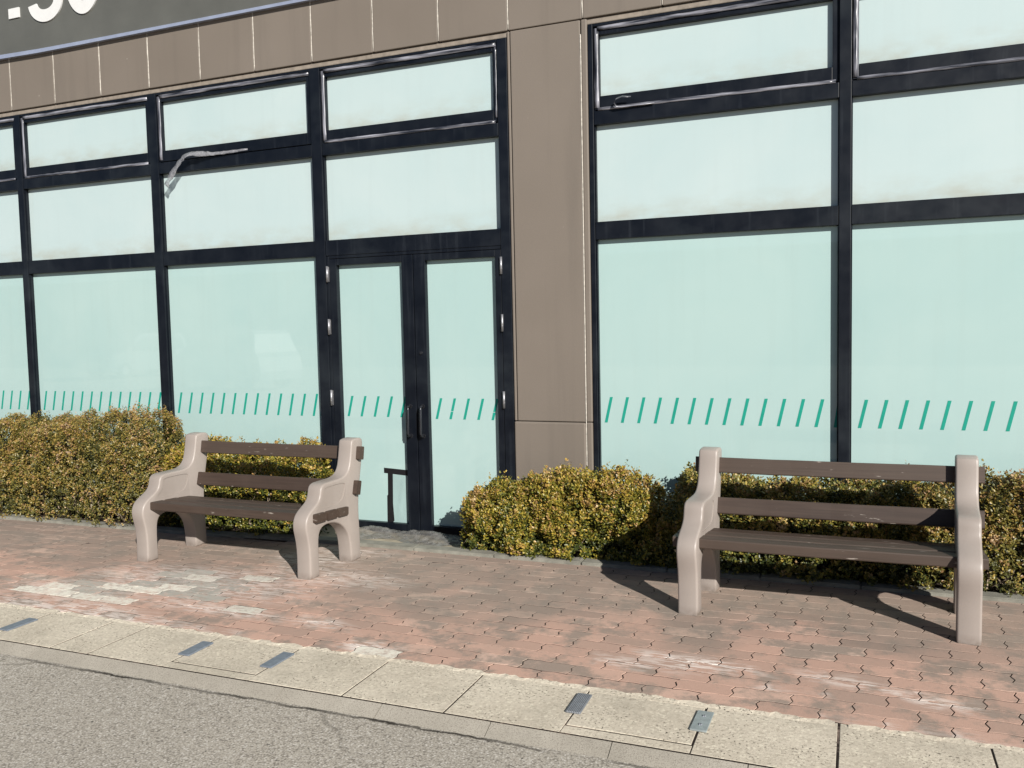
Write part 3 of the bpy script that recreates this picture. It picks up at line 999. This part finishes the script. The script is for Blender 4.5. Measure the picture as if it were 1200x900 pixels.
def glyph_ring(bm, cx, cz, rx, rz, th, a0, a1, y=-0.012, n=40, close=False):
    outer, inner = [], []
    for i in range(n + (0 if close else 1)):
        a = R(a0 + (a1 - a0) * i / n)
        outer.append((cx + rx * math.cos(a), cz + rz * math.sin(a)))
        inner.append((cx + (rx - th) * math.cos(a), cz + (rz - th * 1.05) * math.sin(a)))
    N = len(outer)
    of = [bm.verts.new((p[0], y, p[1])) for p in outer]
    nf = [bm.verts.new((p[0], y, p[1])) for p in inner]
    ob = [bm.verts.new((p[0], 0.001, p[1])) for p in outer]
    nb = [bm.verts.new((p[0], 0.001, p[1])) for p in inner]
    for i in range(N if close else N - 1):
        j = (i + 1) % N
        bm.faces.new([of[i], of[j], nf[j], nf[i]])
        bm.faces.new([of[i], ob[i], ob[j], of[j]])
        bm.faces.new([nf[i], nf[j], nb[j], nb[i]])
    if not close:
        bm.faces.new([of[0], nf[0], nb[0], ob[0]])
        bm.faces.new([of[-1], ob[-1], nb[-1], nf[-1]])
letters = empty('lettering', (0, 0, 0))
bpy.data.objects.remove(letters)
zb = 0.258
bm = bmesh.new()
add_box(bm, 0.005, 0.142, -0.012, 0.001, 0.350, 0.440)
obj_from_bm('colon_dot', fix(bm), M['white'], S)
bm = bmesh.new()
add_box(bm, 0.005, 0.142, -0.012, 0.001, 0.600, 0.690)
obj_from_bm('colon_dot', fix(bm), M['white'], S)
bm = bmesh.new()
glyph_ring(bm, 0.478, zb + 0.187, 0.215, 0.187, 0.105, -172, 88)
glyph_ring(bm, 0.468, zb + 0.44, 0.19, 0.165, 0.100, -80, 170)
obj_from_bm('numeral', fix(bm), M['white'], S)
bm = bmesh.new()
glyph_ring(bm, 0.945, zb + 0.302, 0.205, 0.303, 0.112, 0, 360, n=48, close=True)
obj_from_bm('numeral', fix(bm), M['white'], S)

# ------------------------------------------------------------------ benches
PROFILE = [(0.000, 0.0), (0.004, 0.10), (0.002, 0.20), (-0.010, 0.27), (-0.026, 0.325), (-0.026, 0.375), (-0.008, 0.415), (0.030, 0.446), (0.085, 0.473), (0.122, 0.500),
           (0.136, 0.535), (0.142, 0.570), (0.160, 0.592), (0.195, 0.602), (0.300, 0.602), (0.380, 0.604), (0.430, 0.618), (0.466, 0.650), (0.484, 0.700), (0.500, 0.780), (0.508, 0.835), (0.520, 0.850),
           (0.600, 0.856), (0.640, 0.845), (0.642, 0.800), (0.630, 0.710), (0.600, 0.580), (0.574, 0.450), (0.566, 0.340), (0.574, 0.200), (0.576, 0.0),
           (0.462, 0.0), (0.456, 0.140), (0.432, 0.215), (0.380, 0.272), (0.310, 0.310), (0.230, 0.326), (0.160, 0.322), (0.118, 0.300), (0.100, 0.250), (0.098, 0.140), (0.100, 0.0)]
PANEL = [(0.185, 0.572), (0.400, 0.572), (0.415, 0.555), (0.408, 0.520), (0.385, 0.470), (0.350, 0.445), (0.30, 0.438), (0.20, 0.435), (0.105, 0.440), (0.125, 0.462), (0.158, 0.487), (0.172, 0.520), (0.174, 0.558)]
TH = 0.112

def prism(bm, poly, x0, x1):
    a = [bm.verts.new((x0, p[0], p[1])) for p in poly]
    b = [bm.verts.new((x1, p[0], p[1])) for p in poly]
    bm.faces.new(a)
    bm.faces.new(b[::-1])
    for i in range(len(poly)):
        j = (i + 1) % len(poly)
        bm.faces.new([a[i], b[i], b[j], a[j]])

def smooth_poly(poly, n=2):
    # corner-preserving subdivision (leave feet sharp)
    for _ in range(n):
        out = []
        N = len(poly)
        for i in range(N):
            p, q, s = poly[i - 1], poly[i], poly[(i + 1) % N]
            if q[1] < 0.01:
                out.append(q)
            else:
                out.append((q[0] * .75 + p[0] * .125 + s[0] * .125, q[1] * .75 + p[1] * .125 + s[1] * .125))
            out.append(((q[0] + s[0]) / 2, (q[1] + s[1]) / 2))
        poly = out
    return poly

def end_frame_mesh():
    bm = bmesh.new()
    prism(bm, smooth_poly(PROFILE, 1), -TH / 2, TH / 2)
    fix(bm)
    caps = [f for f in bm.faces if len(f.verts) > 10]
    es = list({e for f in caps for e in f.edges})
    bmesh.ops.bevel(bm, geom=es, offset=0.0125, segments=3, affect='EDGES', profile=0.5)
    feet = [e for e in bm.edges if all(v.co.z < 0.002 for v in e.verts) and e.calc_face_angle(0) > 0.6]
    me = bpy.data.meshes.new('end_frame')
    bm.to_mesh(me); bm.free()
    o = bpy.data.objects.new('tmp_end', me)
    col.objects.link(o)
    cuts = []
    for s in (-1, 1):
        b2 = bmesh.new()
        xs = (s * (TH / 2 - 0.005), s * (TH / 2 + 0.03))
        prism(b2, smooth_poly(PANEL, 1), min(xs), max(xs))
        fix(b2)
        c = obj_from_bm('tmp_cut', b2, M['bench'])
        cuts.append(c)
        md = o.modifiers.new('b', 'BOOLEAN')
        md.operation = 'DIFFERENCE'
        md.object = c
        md.solver = 'EXACT'
    dg = bpy.context.evaluated_depsgraph_get()
    dg.update()
    res = bpy.data.meshes.new_from_object(o.evaluated_get(dg))
    for c in cuts:
        bpy.data.objects.remove(c)
    bpy.data.objects.remove(o)
    res.name = 'end_frame'
    res.materials.clear()
    res.materials.append(M['bench'])
    for p in res.polygons:
        p.use_smooth = True
    try:
        res.set_sharp_from_angle(angle=R(38))
    except Exception:
        pass
    return res
END = end_frame_mesh()

def slat_bm(L, dy, dz, wob=0.002):
    bm = bmesh.new()
    n = 14
    secs = []
    r = 0.007
    for i in range(n + 1):
        x = -L / 2 + L * i / n
        wy, wz = random.gauss(0, wob * .35), -0.003 * (1 - (2 * i / n - 1) ** 2) + random.gauss(0, wob * .25)
        q = []
        for (sy, sz) in ((-1, -1), (1, -1), (1, 1), (-1, 1)):
            for k in range(3):
                base = {(-1, -1): 180, (1, -1): 270, (1, 1): 0, (-1, 1): 90}[(sy, sz)]
                a = R(base + 45 * k)
                q.append((sy * (dy / 2 - r) + r * math.cos(a), sz * (dz / 2 - r) + r * math.sin(a)))
        secs.append([bm.verts.new((x, p[0] + wy, p[1] + wz)) for p in q])
    N = len(secs[0])
    for a, b in zip(secs[:-1], secs[1:]):
        for k in range(N):
            bm.faces.new([a[k], a[(k + 1) % N], b[(k + 1) % N], b[k]])
    bm.faces.new(secs[0]); bm.faces.new(secs[-1])
    fix(bm)
    return bm

def make_bench(label, skew=0.0):
    root = empty('park_bench', (0, 0, 0))
    tag(root, label, 'bench', 'benches facing the road')
    W = 1.49
    for s in (-1, 1):
        o = bpy.data.objects.new('end_frame', END)
        col.objects.link(o)
        o.parent = root
        o.location = (s * (W / 2 - TH / 2), 0, 0)
        o.rotation_euler = (0, 0, R(skew))
    L = W + 0.062
    for i, (yy, zz, tilt) in enumerate(((0.098, 0.392, 2.5), (0.228, 0.386, 2.5), (0.357, 0.377, 4.0))):
        o = obj_from_bm('seat_slat', slat_bm(L, 0.112, 0.056), M['slat'], root)
        o.location = (0, yy, zz)
        o.rotation_euler = (R(-tilt), 0, 0)
    for (yy, zz, tilt, h) in ((0.528, 0.512, 14, 0.098), (0.578, 0.748, 10, 0.092)):
        o = obj_from_bm('back_slat', slat_bm(L, 0.052, h), M['slat'], root)
        o.location = (-math.sin(R(skew)) * yy, yy, zz)
        o.rotation_euler = (R(-tilt), 0, 0)
    return root

def copy_tree(o, parent=None):
    c = o.copy()
    col.objects.link(c)
    if parent is not None:
        c.parent = parent
    for ch in list(o.children):
        copy_tree(ch, c)
    return c
b1 = make_bench('brown slatted bench seen almost head on in front of the right windows', -4.0)
b1.location = (-0.172, -1.355, 0.0)
b2 = copy_tree(b1)
b2['label'] = 'brown slatted bench seen at an angle beside the tall hedge and glass door'
b2.location = (-4.012, -1.448, 0.0)
b2.rotation_euler = (0, 0, R(-0.4))
for c in b2.children:
    if c.name.startswith('end_frame'):
        c.rotation_euler = (0, 0, R(-1.6))
    elif c.name.startswith('back_slat'):
        c.location.x *= 0.4

# ------------------------------------------------------------------ bushes
def interp(pts, x):
    if x <= pts[0][0]: return pts[0][1]
    for (a, b) in zip(pts[:-1], pts[1:]):
        if x <= b[0]:
            t = (x - a[0]) / (b[0] - a[0])
            t = t * t * (3 - 2 * t)
            return a[1] + (b[1] - a[1]) * t
    return pts[-1][1]

LEAF_V = np.array([(0, 0, 0), (0.36, 0.5, 0.10), (0.78, 0.42, 0.10), (1.0, 0, -0.02), (0.78, -0.42, 0.10), (0.36, -0.5, 0.10), (0.5, 0, 0.0)])
LEAF_F = [(0, 6, 1), (6, 2, 1), (6, 3, 2), (0, 5, 6), (5, 4, 6), (6, 4, 3)]

def bush(name, label, x0, x1, top, yf, yb, mat, shoots_per_m, leaf=0.020, twiggy=0.3, seed=1, endr=0.16, group='bushes under the shop windows', gap=0.0, open_l=False, open_r=False):
    r = np.random.default_rng(seed)
    rd = random.Random(seed)
    P, Dv, T = [], [], []
    n = int((x1 - x0) * shoots_per_m)
    hy = (yb - yf) / 2
    yc = (yb + yf) / 2
    for i in range(n):
        x = rd.uniform(x0, x1)
        H = interp(top, x)
        # shrink at the ends
        e = min(1.0, max(0.0, (x - x0) / endr), max(0.0, (x1 - x) / endr))
        k = math.sqrt(max(0.0, 1 - (1 - e) ** 2))
        layer = rd.random()
        sc = 1.0 if layer < 0.60 else (rd.uniform(0.78, 0.95) if layer < 0.84 else rd.uniform(0.45, 0.78))
        # arc parameter: front foot (0) over the top to the back (1)
        s = rd.random() ** 1.25
        a = math.pi * s
        ca, sa = math.cos(a), math.sin(a)
        pw = 0.55
        yy = -(abs(ca) ** pw) * (1 if ca > 0 else -1)
        zz = abs(sa) ** pw
        near_l = (x - x0) < (x1 - x)
        fl = 0.35 if (open_l if near_l else open_r) else 0.86
        Hk, hk = H * (fl + (1 - fl) * k), hy * (fl + (1 - fl) * k)
        q = Vector((x, 0, 0))
        y = yc + yy * hk * sc
        z = 0.02 + zz * Hk * (1 - (1 - sc) * 0.55)
        if sc < 1 or s < 0.03:
            z *= rd.uniform(0.45, 1.0)
        # billowing clumps
        d1 = noise.noise((x * 3.1 + seed, y * 3.1, z * 3.1))
        d2 = noise.noise((x * 8.3, y * 8.3 + seed, z * 8.3))
        nrm = Vector((0, yy * 0.9, zz * 0.9 + 0.05))
        if e < 1:
            nrm.x = (1 - e) * (-1 if (x - x0) < (x1 - x) else 1) * 1.1
        nrm.normalize()
        d3 = noise.noise((x * 19, y * 19, z * 19 + seed))
        disp = d1 * 0.085 + d2 * 0.085 + d3 * 0.045 - 0.012
        if gap and 0.7 * d2 + 0.8 * d3 < -gap and sc > 0.7:
            continue
        if z < 0.13 and rd.random() < twiggy:
            continue
        pos = Vector((x, y, z)) + nrm * disp
        pos.y = min(pos.y, -0.065)
        pos.z = max(pos.z, 0.02)
        d = nrm + Vector((rd.gauss(0, .45), rd.gauss(0, .4), rd.gauss(0.5, .4)))
        d.normalize()
        if rd.random() < 0.06 and zz > 0.75 and sc == 1.0:       # stray shoots standing proud of the top
            pos.z += rd.uniform(0.015, 0.06)
            d = Vector((rd.gauss(0, .25), rd.gauss(0, .25), 1)).normalized()
        P.append(pos); Dv.append(d)
        T.append(0.40 * sc * sc + 0.28 * d1 + 0.26 * d3 + 0.26 * (z / H - 0.5) + rd.gauss(0.0, 0.17))  # inner leaves get darker tones: crown shade put into colour; higher leaves yellower
    P = np.array(P); Dv = np.array(Dv); T = np.array(T)
    ns = len(P)
    NL = 7
    ref = r.normal(size=(ns, 3))
    s1 = np.cross(Dv, ref); s1 /= np.linalg.norm(s1, axis=1)[:, None] + 1e-9
    s2 = np.cross(Dv, s1)
    allv, tones = [], []
    for li in range(NL):
        tpos = -0.055 * (1 - li / (NL - 1)) + r.normal(0, 0.003, ns)
        ang = li * 1.62 + r.uniform(0, 0.7, ns) + (li % 2) * math.pi
        out = s1 * np.cos(ang)[:, None] + s2 * np.sin(ang)[:, None]
        lift = 0.30 + 0.75 * li / NL + r.normal(0, 0.2, ns)
        ax = out + Dv * lift[:, None]
        ax /= np.linalg.norm(ax, axis=1)[:, None]
        wv = np.cross(ax, Dv) + r.normal(0, 0.25, (ns, 3))
        wv -= ax * np.sum(wv * ax, axis=1)[:, None]
        wv /= np.linalg.norm(wv, axis=1)[:, None] + 1e-9
        nv = np.cross(ax, wv)
        ln = leaf * r.uniform(0.65, 1.15, ns) * (1.0 if li < NL - 2 else 0.8)
        base = P + Dv * tpos[:, None]
        v = (base[:, None, :] + LEAF_V[None, :, 0, None] * ax[:, None, :] * ln[:, None, None]
             + LEAF_V[None, :, 1, None] * wv[:, None, :] * (ln * 0.62)[:, None, None]
             + LEAF_V[None, :, 2, None] * nv[:, None, :] * ln[:, None, None])
        allv.append(v.reshape(-1, 3))
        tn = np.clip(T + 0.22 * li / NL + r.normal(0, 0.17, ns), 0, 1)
        tones.append(np.repeat(tn, 7))
    V = np.concatenate(allv); TN = np.concatenate(tones)
    nl = ns * NL
    F = (np.array(LEAF_F)[None] + (np.arange(nl) * 7)[:, None, None]).reshape(-1, 3)
    V[:, 1] = np.minimum(V[:, 1], -0.052)
    V[:, 2] = np.maximum(V[:, 2], 0.006)
    me = bpy.data.meshes.new('foliage')
    me.vertices.add(len(V)); me.vertices.foreach_set('co', V.astype(np.float32).ravel())
    me.loops.add(F.size); me.loops.foreach_set('vertex_index', F.astype(np.int32).ravel())
    me.polygons.add(len(F))
    me.polygons.foreach_set('loop_start', (np.arange(len(F)) * 3).astype(np.int32))
    me.update(calc_edges=True)
    at = me.attributes.new('tone', 'FLOAT', 'POINT')
    at.data.foreach_set('value', TN.astype(np.float32))
    me.materials.append(mat)
    root = empty(name, ((x0 + x1) / 2, yc, 0.0))
    tag(root, label, 'bush', group)
    fo = bpy.data.objects.new('foliage', me)
    col.objects.link(fo)
    fo.parent = root
    fo.location = (-(x0 + x1) / 2, -yc, 0)
    # woody stems fanning up from the ground
    bm = bmesh.new()
    x = x0 + endr * 0.7
    while x < x1 - endr * 0.6:
        H = interp(top, x)
        bx, by = x + rd.uniform(-.04, .04), yc + rd.uniform(-0.10, 0.08)
        for _ in range(rd.randint(5, 8)):
            tx, ty = bx + rd.gauss(0, 0.14), by + rd.gauss(-0.10, 0.10)
            tz = H * rd.uniform(0.25, 0.8)
            ty = max(yf + 0.02 + 0.22 * tz / H, min(ty, -0.09))
            m1 = Vector((bx, by, 0)).lerp(Vector((tx, ty, tz)), 0.4) + Vector((rd.gauss(0, .03), rd.gauss(-.02, .03), -0.03))
            m2 = Vector((bx, by, 0)).lerp(Vector((tx, ty, tz)), 0.72) + Vector((rd.gauss(0, .02), rd.gauss(-.01, .02), 0))
            add_tube(bm, [(bx, by, 0.0), m1, m2, (tx, ty, tz)], [0.008, 0.0055, 0.004, 0.002], 5)
        x += 0.15
    st = obj_from_bm('stem', fix(bm), M['twig'], root)
    st.location = (-(x0 + x1) / 2, -yc, 0)
    return root

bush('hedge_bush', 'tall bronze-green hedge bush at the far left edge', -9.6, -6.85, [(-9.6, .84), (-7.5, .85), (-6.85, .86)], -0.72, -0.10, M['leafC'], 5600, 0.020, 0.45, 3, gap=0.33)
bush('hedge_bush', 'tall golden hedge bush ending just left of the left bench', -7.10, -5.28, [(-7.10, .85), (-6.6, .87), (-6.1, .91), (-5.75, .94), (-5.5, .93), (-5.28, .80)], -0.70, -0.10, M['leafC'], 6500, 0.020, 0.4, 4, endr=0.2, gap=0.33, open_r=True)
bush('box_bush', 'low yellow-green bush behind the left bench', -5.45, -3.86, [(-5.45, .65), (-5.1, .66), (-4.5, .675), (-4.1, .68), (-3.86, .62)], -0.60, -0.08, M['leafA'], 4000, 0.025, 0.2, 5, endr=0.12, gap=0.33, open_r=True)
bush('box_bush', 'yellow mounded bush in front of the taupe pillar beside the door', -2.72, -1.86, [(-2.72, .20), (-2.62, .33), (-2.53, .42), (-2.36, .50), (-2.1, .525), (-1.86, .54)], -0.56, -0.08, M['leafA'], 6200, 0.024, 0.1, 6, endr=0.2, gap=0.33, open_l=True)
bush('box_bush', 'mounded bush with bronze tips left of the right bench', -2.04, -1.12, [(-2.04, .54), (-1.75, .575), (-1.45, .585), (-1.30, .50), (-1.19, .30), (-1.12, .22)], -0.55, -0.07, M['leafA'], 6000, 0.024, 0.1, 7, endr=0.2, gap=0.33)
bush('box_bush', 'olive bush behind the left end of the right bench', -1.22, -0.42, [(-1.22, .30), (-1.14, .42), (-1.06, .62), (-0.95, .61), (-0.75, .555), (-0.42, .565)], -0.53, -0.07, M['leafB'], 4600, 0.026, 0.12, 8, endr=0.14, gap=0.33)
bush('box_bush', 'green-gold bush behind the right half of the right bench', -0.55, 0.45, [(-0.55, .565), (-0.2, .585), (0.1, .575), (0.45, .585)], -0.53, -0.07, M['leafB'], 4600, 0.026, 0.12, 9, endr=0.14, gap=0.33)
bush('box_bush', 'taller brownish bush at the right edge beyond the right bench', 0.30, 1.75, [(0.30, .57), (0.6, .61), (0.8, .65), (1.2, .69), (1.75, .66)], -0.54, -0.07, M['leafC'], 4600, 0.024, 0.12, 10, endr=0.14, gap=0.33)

# ------------------------------------------------------------------ plastic sheet at the door foot
bm = bmesh.new()
nx, ny = 70, 26
rows = []
for j in range(ny + 1):
    r_ = []
    for i in range(nx + 1):
        u, v = i / nx, j / ny
        x = -3.86 + 1.36 * u + 0.03 * math.sin(v * 9 + u * 4)
        y = -0.075 - 0.26 * v * (0.85 + 0.2 * math.sin(u * 13)) - 0.02 * noise.noise((u * 9, v * 5, 1))
        h = 0.022 * abs(noise.noise((u * 14, v * 5, 3))) + 0.018 * abs(noise.noise((u * 31, v * 12, 8)))
        bulge = 0.07 * math.exp(-((v - 0.25) / 0.28) ** 2) * (0.5 + 0.5 * math.sin(u * 7 + 0.6) ** 2) * (1 - 0.4 * u)
        e = min(1, 6 * min(u, 1 - u, 1 - v))
        r_.append(bm.verts.new((x, y, -0.029 + (h + bulge) * (0.25 + 0.75 * e))))
    rows.append(r_)
for j in range(ny):
    for i in range(nx):
        bm.faces.new([rows[j][i], rows[j + 1][i], rows[j + 1][i + 1], rows[j][i + 1]])
tag(obj_from_bm('plastic_sheet', fix(bm), M['plastic'], smooth=True), 'crumpled clear plastic sheet bunched along the foot of the glass door', 'plastic sheet')

# ------------------------------------------------------------------ across the road (mirrored faintly in the windows)
H2 = empty('low_building', (-18, -36, 0))
tag(H2, 'long pale low building across the road, mirrored faintly in the windows', 'building')
bm = bmesh.new()
add_box(bm, -40, 45, -10, 0, -0.05, 4.6)
obj_from_bm('wall', bm, mat_simple('pale_render', (0.36, 0.34, 0.31), 0.8, 0.2, var=0.08, scale=0.6), H2)
bm = bmesh.new()
add_box(bm, -40.5, 45.5, -10.4, 1.2, 4.603, 5.1, 0, 0.05)
obj_from_bm('roof', bm, mat_simple('dark_roof_edge', (0.10, 0.10, 0.11), 0.6, 0.3), H2)
glz = mat_simple('dark_glazing', (0.03, 0.035, 0.04), 0.12, 0.6)
for k in range(14):
    bm = bmesh.new()
    xx = -38 + 6 * k
    add_box(bm, xx, xx + 3.6, -0.05, 0.04, 0.5, 2.9, 0, 0.01)
    wn = obj_from_bm('window', bm, glz, H2)
    bm = bmesh.new()
    add_box(bm, xx + 1.76, xx + 1.84, 0.041, 0.08, 0.5, 2.9)
    add_box(bm, xx - 0.08, xx + 3.68, 0.001, 0.09, 0.4, 0.499)
    obj_from_bm('frame', bm, M['white'], wn)
    bm = bmesh.new()
    add_box(bm, xx + 4.5, xx + 4.95, 0.3, 0.75, -0.04, 4.60, 0, 0.02)
    obj_from_bm('column', bm, M['white'], H2)

def parked_car(loc, rz, label, paint):
    root = empty('parked_car', loc, rz)
    tag(root, label, 'car', 'cars parked across the road')
    prof = [(-2.05, .30), (-2.1, .55), (-2.02, .95), (-1.9, 1.08), (-1.75, 1.62), (-1.6, 1.72), (0.35, 1.74), (0.55, 1.66), (1.25, 1.08), (1.95, .92), (2.12, .70), (2.12, .32), (1.75, .28),
            (1.62, .52), (1.40, .64), (1.15, .56), (1.02, .28), (-0.98, .28), (-1.10, .54), (-1.32, .64), (-1.56, .54), (-1.68, .28)]
    bm = bmesh.new()
    a = [bm.verts.new((p[0], -0.82 + (0.14 if p[1] > 1.2 else 0), p[1])) for p in prof]
    b = [bm.verts.new((p[0], 0.82 - (0.14 if p[1] > 1.2 else 0), p[1])) for p in prof]
    fa = bm.faces.new(a); fb = bm.faces.new(b[::-1])
    for i in range(len(prof)):
        j = (i + 1) % len(prof)
        bm.faces.new([a[i], b[i], b[j], a[j]])
    fix(bm)
    bmesh.ops.triangulate(bm, faces=[fa, fb])
    body = obj_from_bm('body', bm, paint, root)
    for s_ in (-1, 1):
        for q in ([(-1.66, 1.12), (-1.58, 1.56), (-0.62, 1.60), (-0.62, 1.12)], [(-0.52, 1.12), (-0.52, 1.60), (0.36, 1.60), (0.95, 1.12)]):
            bm = bmesh.new()
            f = [bm.verts.new((p[0], s_ * (0.86 - (p[1] - 1.05) * 0.25 + 0.002), p[1])) for p in q]
            g = [bm.verts.new((p[0], s_ * (0.80 - (p[1] - 1.05) * 0.25), p[1])) for p in q]
            bm.faces.new(f)
            for i in range(4):
                bm.faces.new([f[i], g[i], g[(i + 1) % 4], f[(i + 1) % 4]])
            fix(bm)
            obj_from_bm('side_window', bm, glz, root)
        for wx in (-1.33, 1.385):
            bm = bmesh.new()
            add_tube(bm, [(wx, s_ * 0.66, 0.305), (wx, s_ * 0.84, 0.305)], 0.31, 28)
            wh = obj_from_bm('wheel', bm, M['black_tape'], root)
            bm = bmesh.new()
            add_tube(bm, [(wx, s_ * 0.80, 0.305), (wx, s_ * 0.852, 0.305)], [0.2, 0.17], 20)
            obj_from_bm('rim', bm, M['steel'], wh)
        bm = bmesh.new()
        add_box(bm, 1.98, 2.13, min(s_ * 0.45, s_ * 0.76), max(s_ * 0.45, s_ * 0.76), 0.68, 0.84, 0, 0.03)
        obj_from_bm('headlight', bm, M['steel'], root)
    return root
wp = mat_simple('white_car_paint', (0.42, 0.42, 0.42), 0.45, 0.5, var=0.02)
sp = mat_simple('silver_car_paint', (0.35, 0.36, 0.38), 0.25, 0.5, 0.4, var=0.03)
parked_car((-17.3, -14.5, -0.03), R(188), 'white compact van across the road, mirrored in the window left of the door', wp)
parked_car((-27.0, -20.5, -0.03), R(92), 'silver compact van across the road, mirrored in the leftmost windows', sp)

# ------------------------------------------------------------------ light, world, camera
EL, AZ = R(26.5), R(135.0)
sdir = Vector((math.sin(AZ) * math.cos(EL), math.cos(AZ) * math.cos(EL), math.sin(EL)))
sun = bpy.data.lights.new('sun', 'SUN')
sun.energy = 5.0
sun.angle = R(0.5)
sun.color = (1.0, 0.968, 0.915)
so = bpy.data.objects.new('sun', sun)
col.objects.link(so)
so.rotation_euler = sdir.to_track_quat('Z', 'Y').to_euler()
so.location = (20, -20, 20)

w = bpy.data.worlds.new('World')
scene.world = w
w.use_nodes = True
nt = w.node_tree
nt.nodes.clear()
wo = nt.nodes.new('ShaderNodeOutputWorld')
bg = nt.nodes.new('ShaderNodeBackground')
sk = nt.nodes.new('ShaderNodeTexSky')
sk.sky_type = 'NISHITA'
sk.sun_disc = False
sk.sun_elevation = EL
sk.sun_rotation = AZ
sk.air_density = 0.65
sk.dust_density = 0.3
bg.inputs['Strength'].default_value = 0.05
nt.links.new(sk.outputs[0], bg.inputs[0])
nt.links.new(bg.outputs[0], wo.inputs[0])

cam = bpy.data.cameras.new('camera')
co = bpy.data.objects.new('camera', cam)
col.objects.link(co)
scene.camera = co
yaw, pitch, roll = -0.383930869, -0.0653301304, -0.0212292438
F = Vector((math.sin(yaw) * math.cos(pitch), math.cos(yaw) * math.cos(pitch), math.sin(pitch)))
R0 = Vector((math.cos(yaw), -math.sin(yaw), 0))
U0 = R0.cross(F)
Rv = math.cos(roll) * R0 + math.sin(roll) * U0
Uv = -math.sin(roll) * R0 + math.cos(roll) * U0
co.matrix_world = Matrix(((Rv.x, Uv.x, -F.x, 0), (Rv.y, Uv.y, -F.y, -6.0), (Rv.z, Uv.z, -F.z, 1.6), (0, 0, 0, 1)))
cam.sensor_width = 36.0
cam.lens = 1003.0 / 1200 * 36
cam.clip_start = 0.05
cam.clip_end = 2000

scene.view_settings.view_transform = 'Standard'
scene.view_settings.look = 'None'
scene.view_settings.exposure = 0.62
scene.view_settings.gamma = 1
scene.view_settings.use_curve_mapping = False
scene.render.engine = 'CYCLES'
scene.cycles.max_bounces = 6
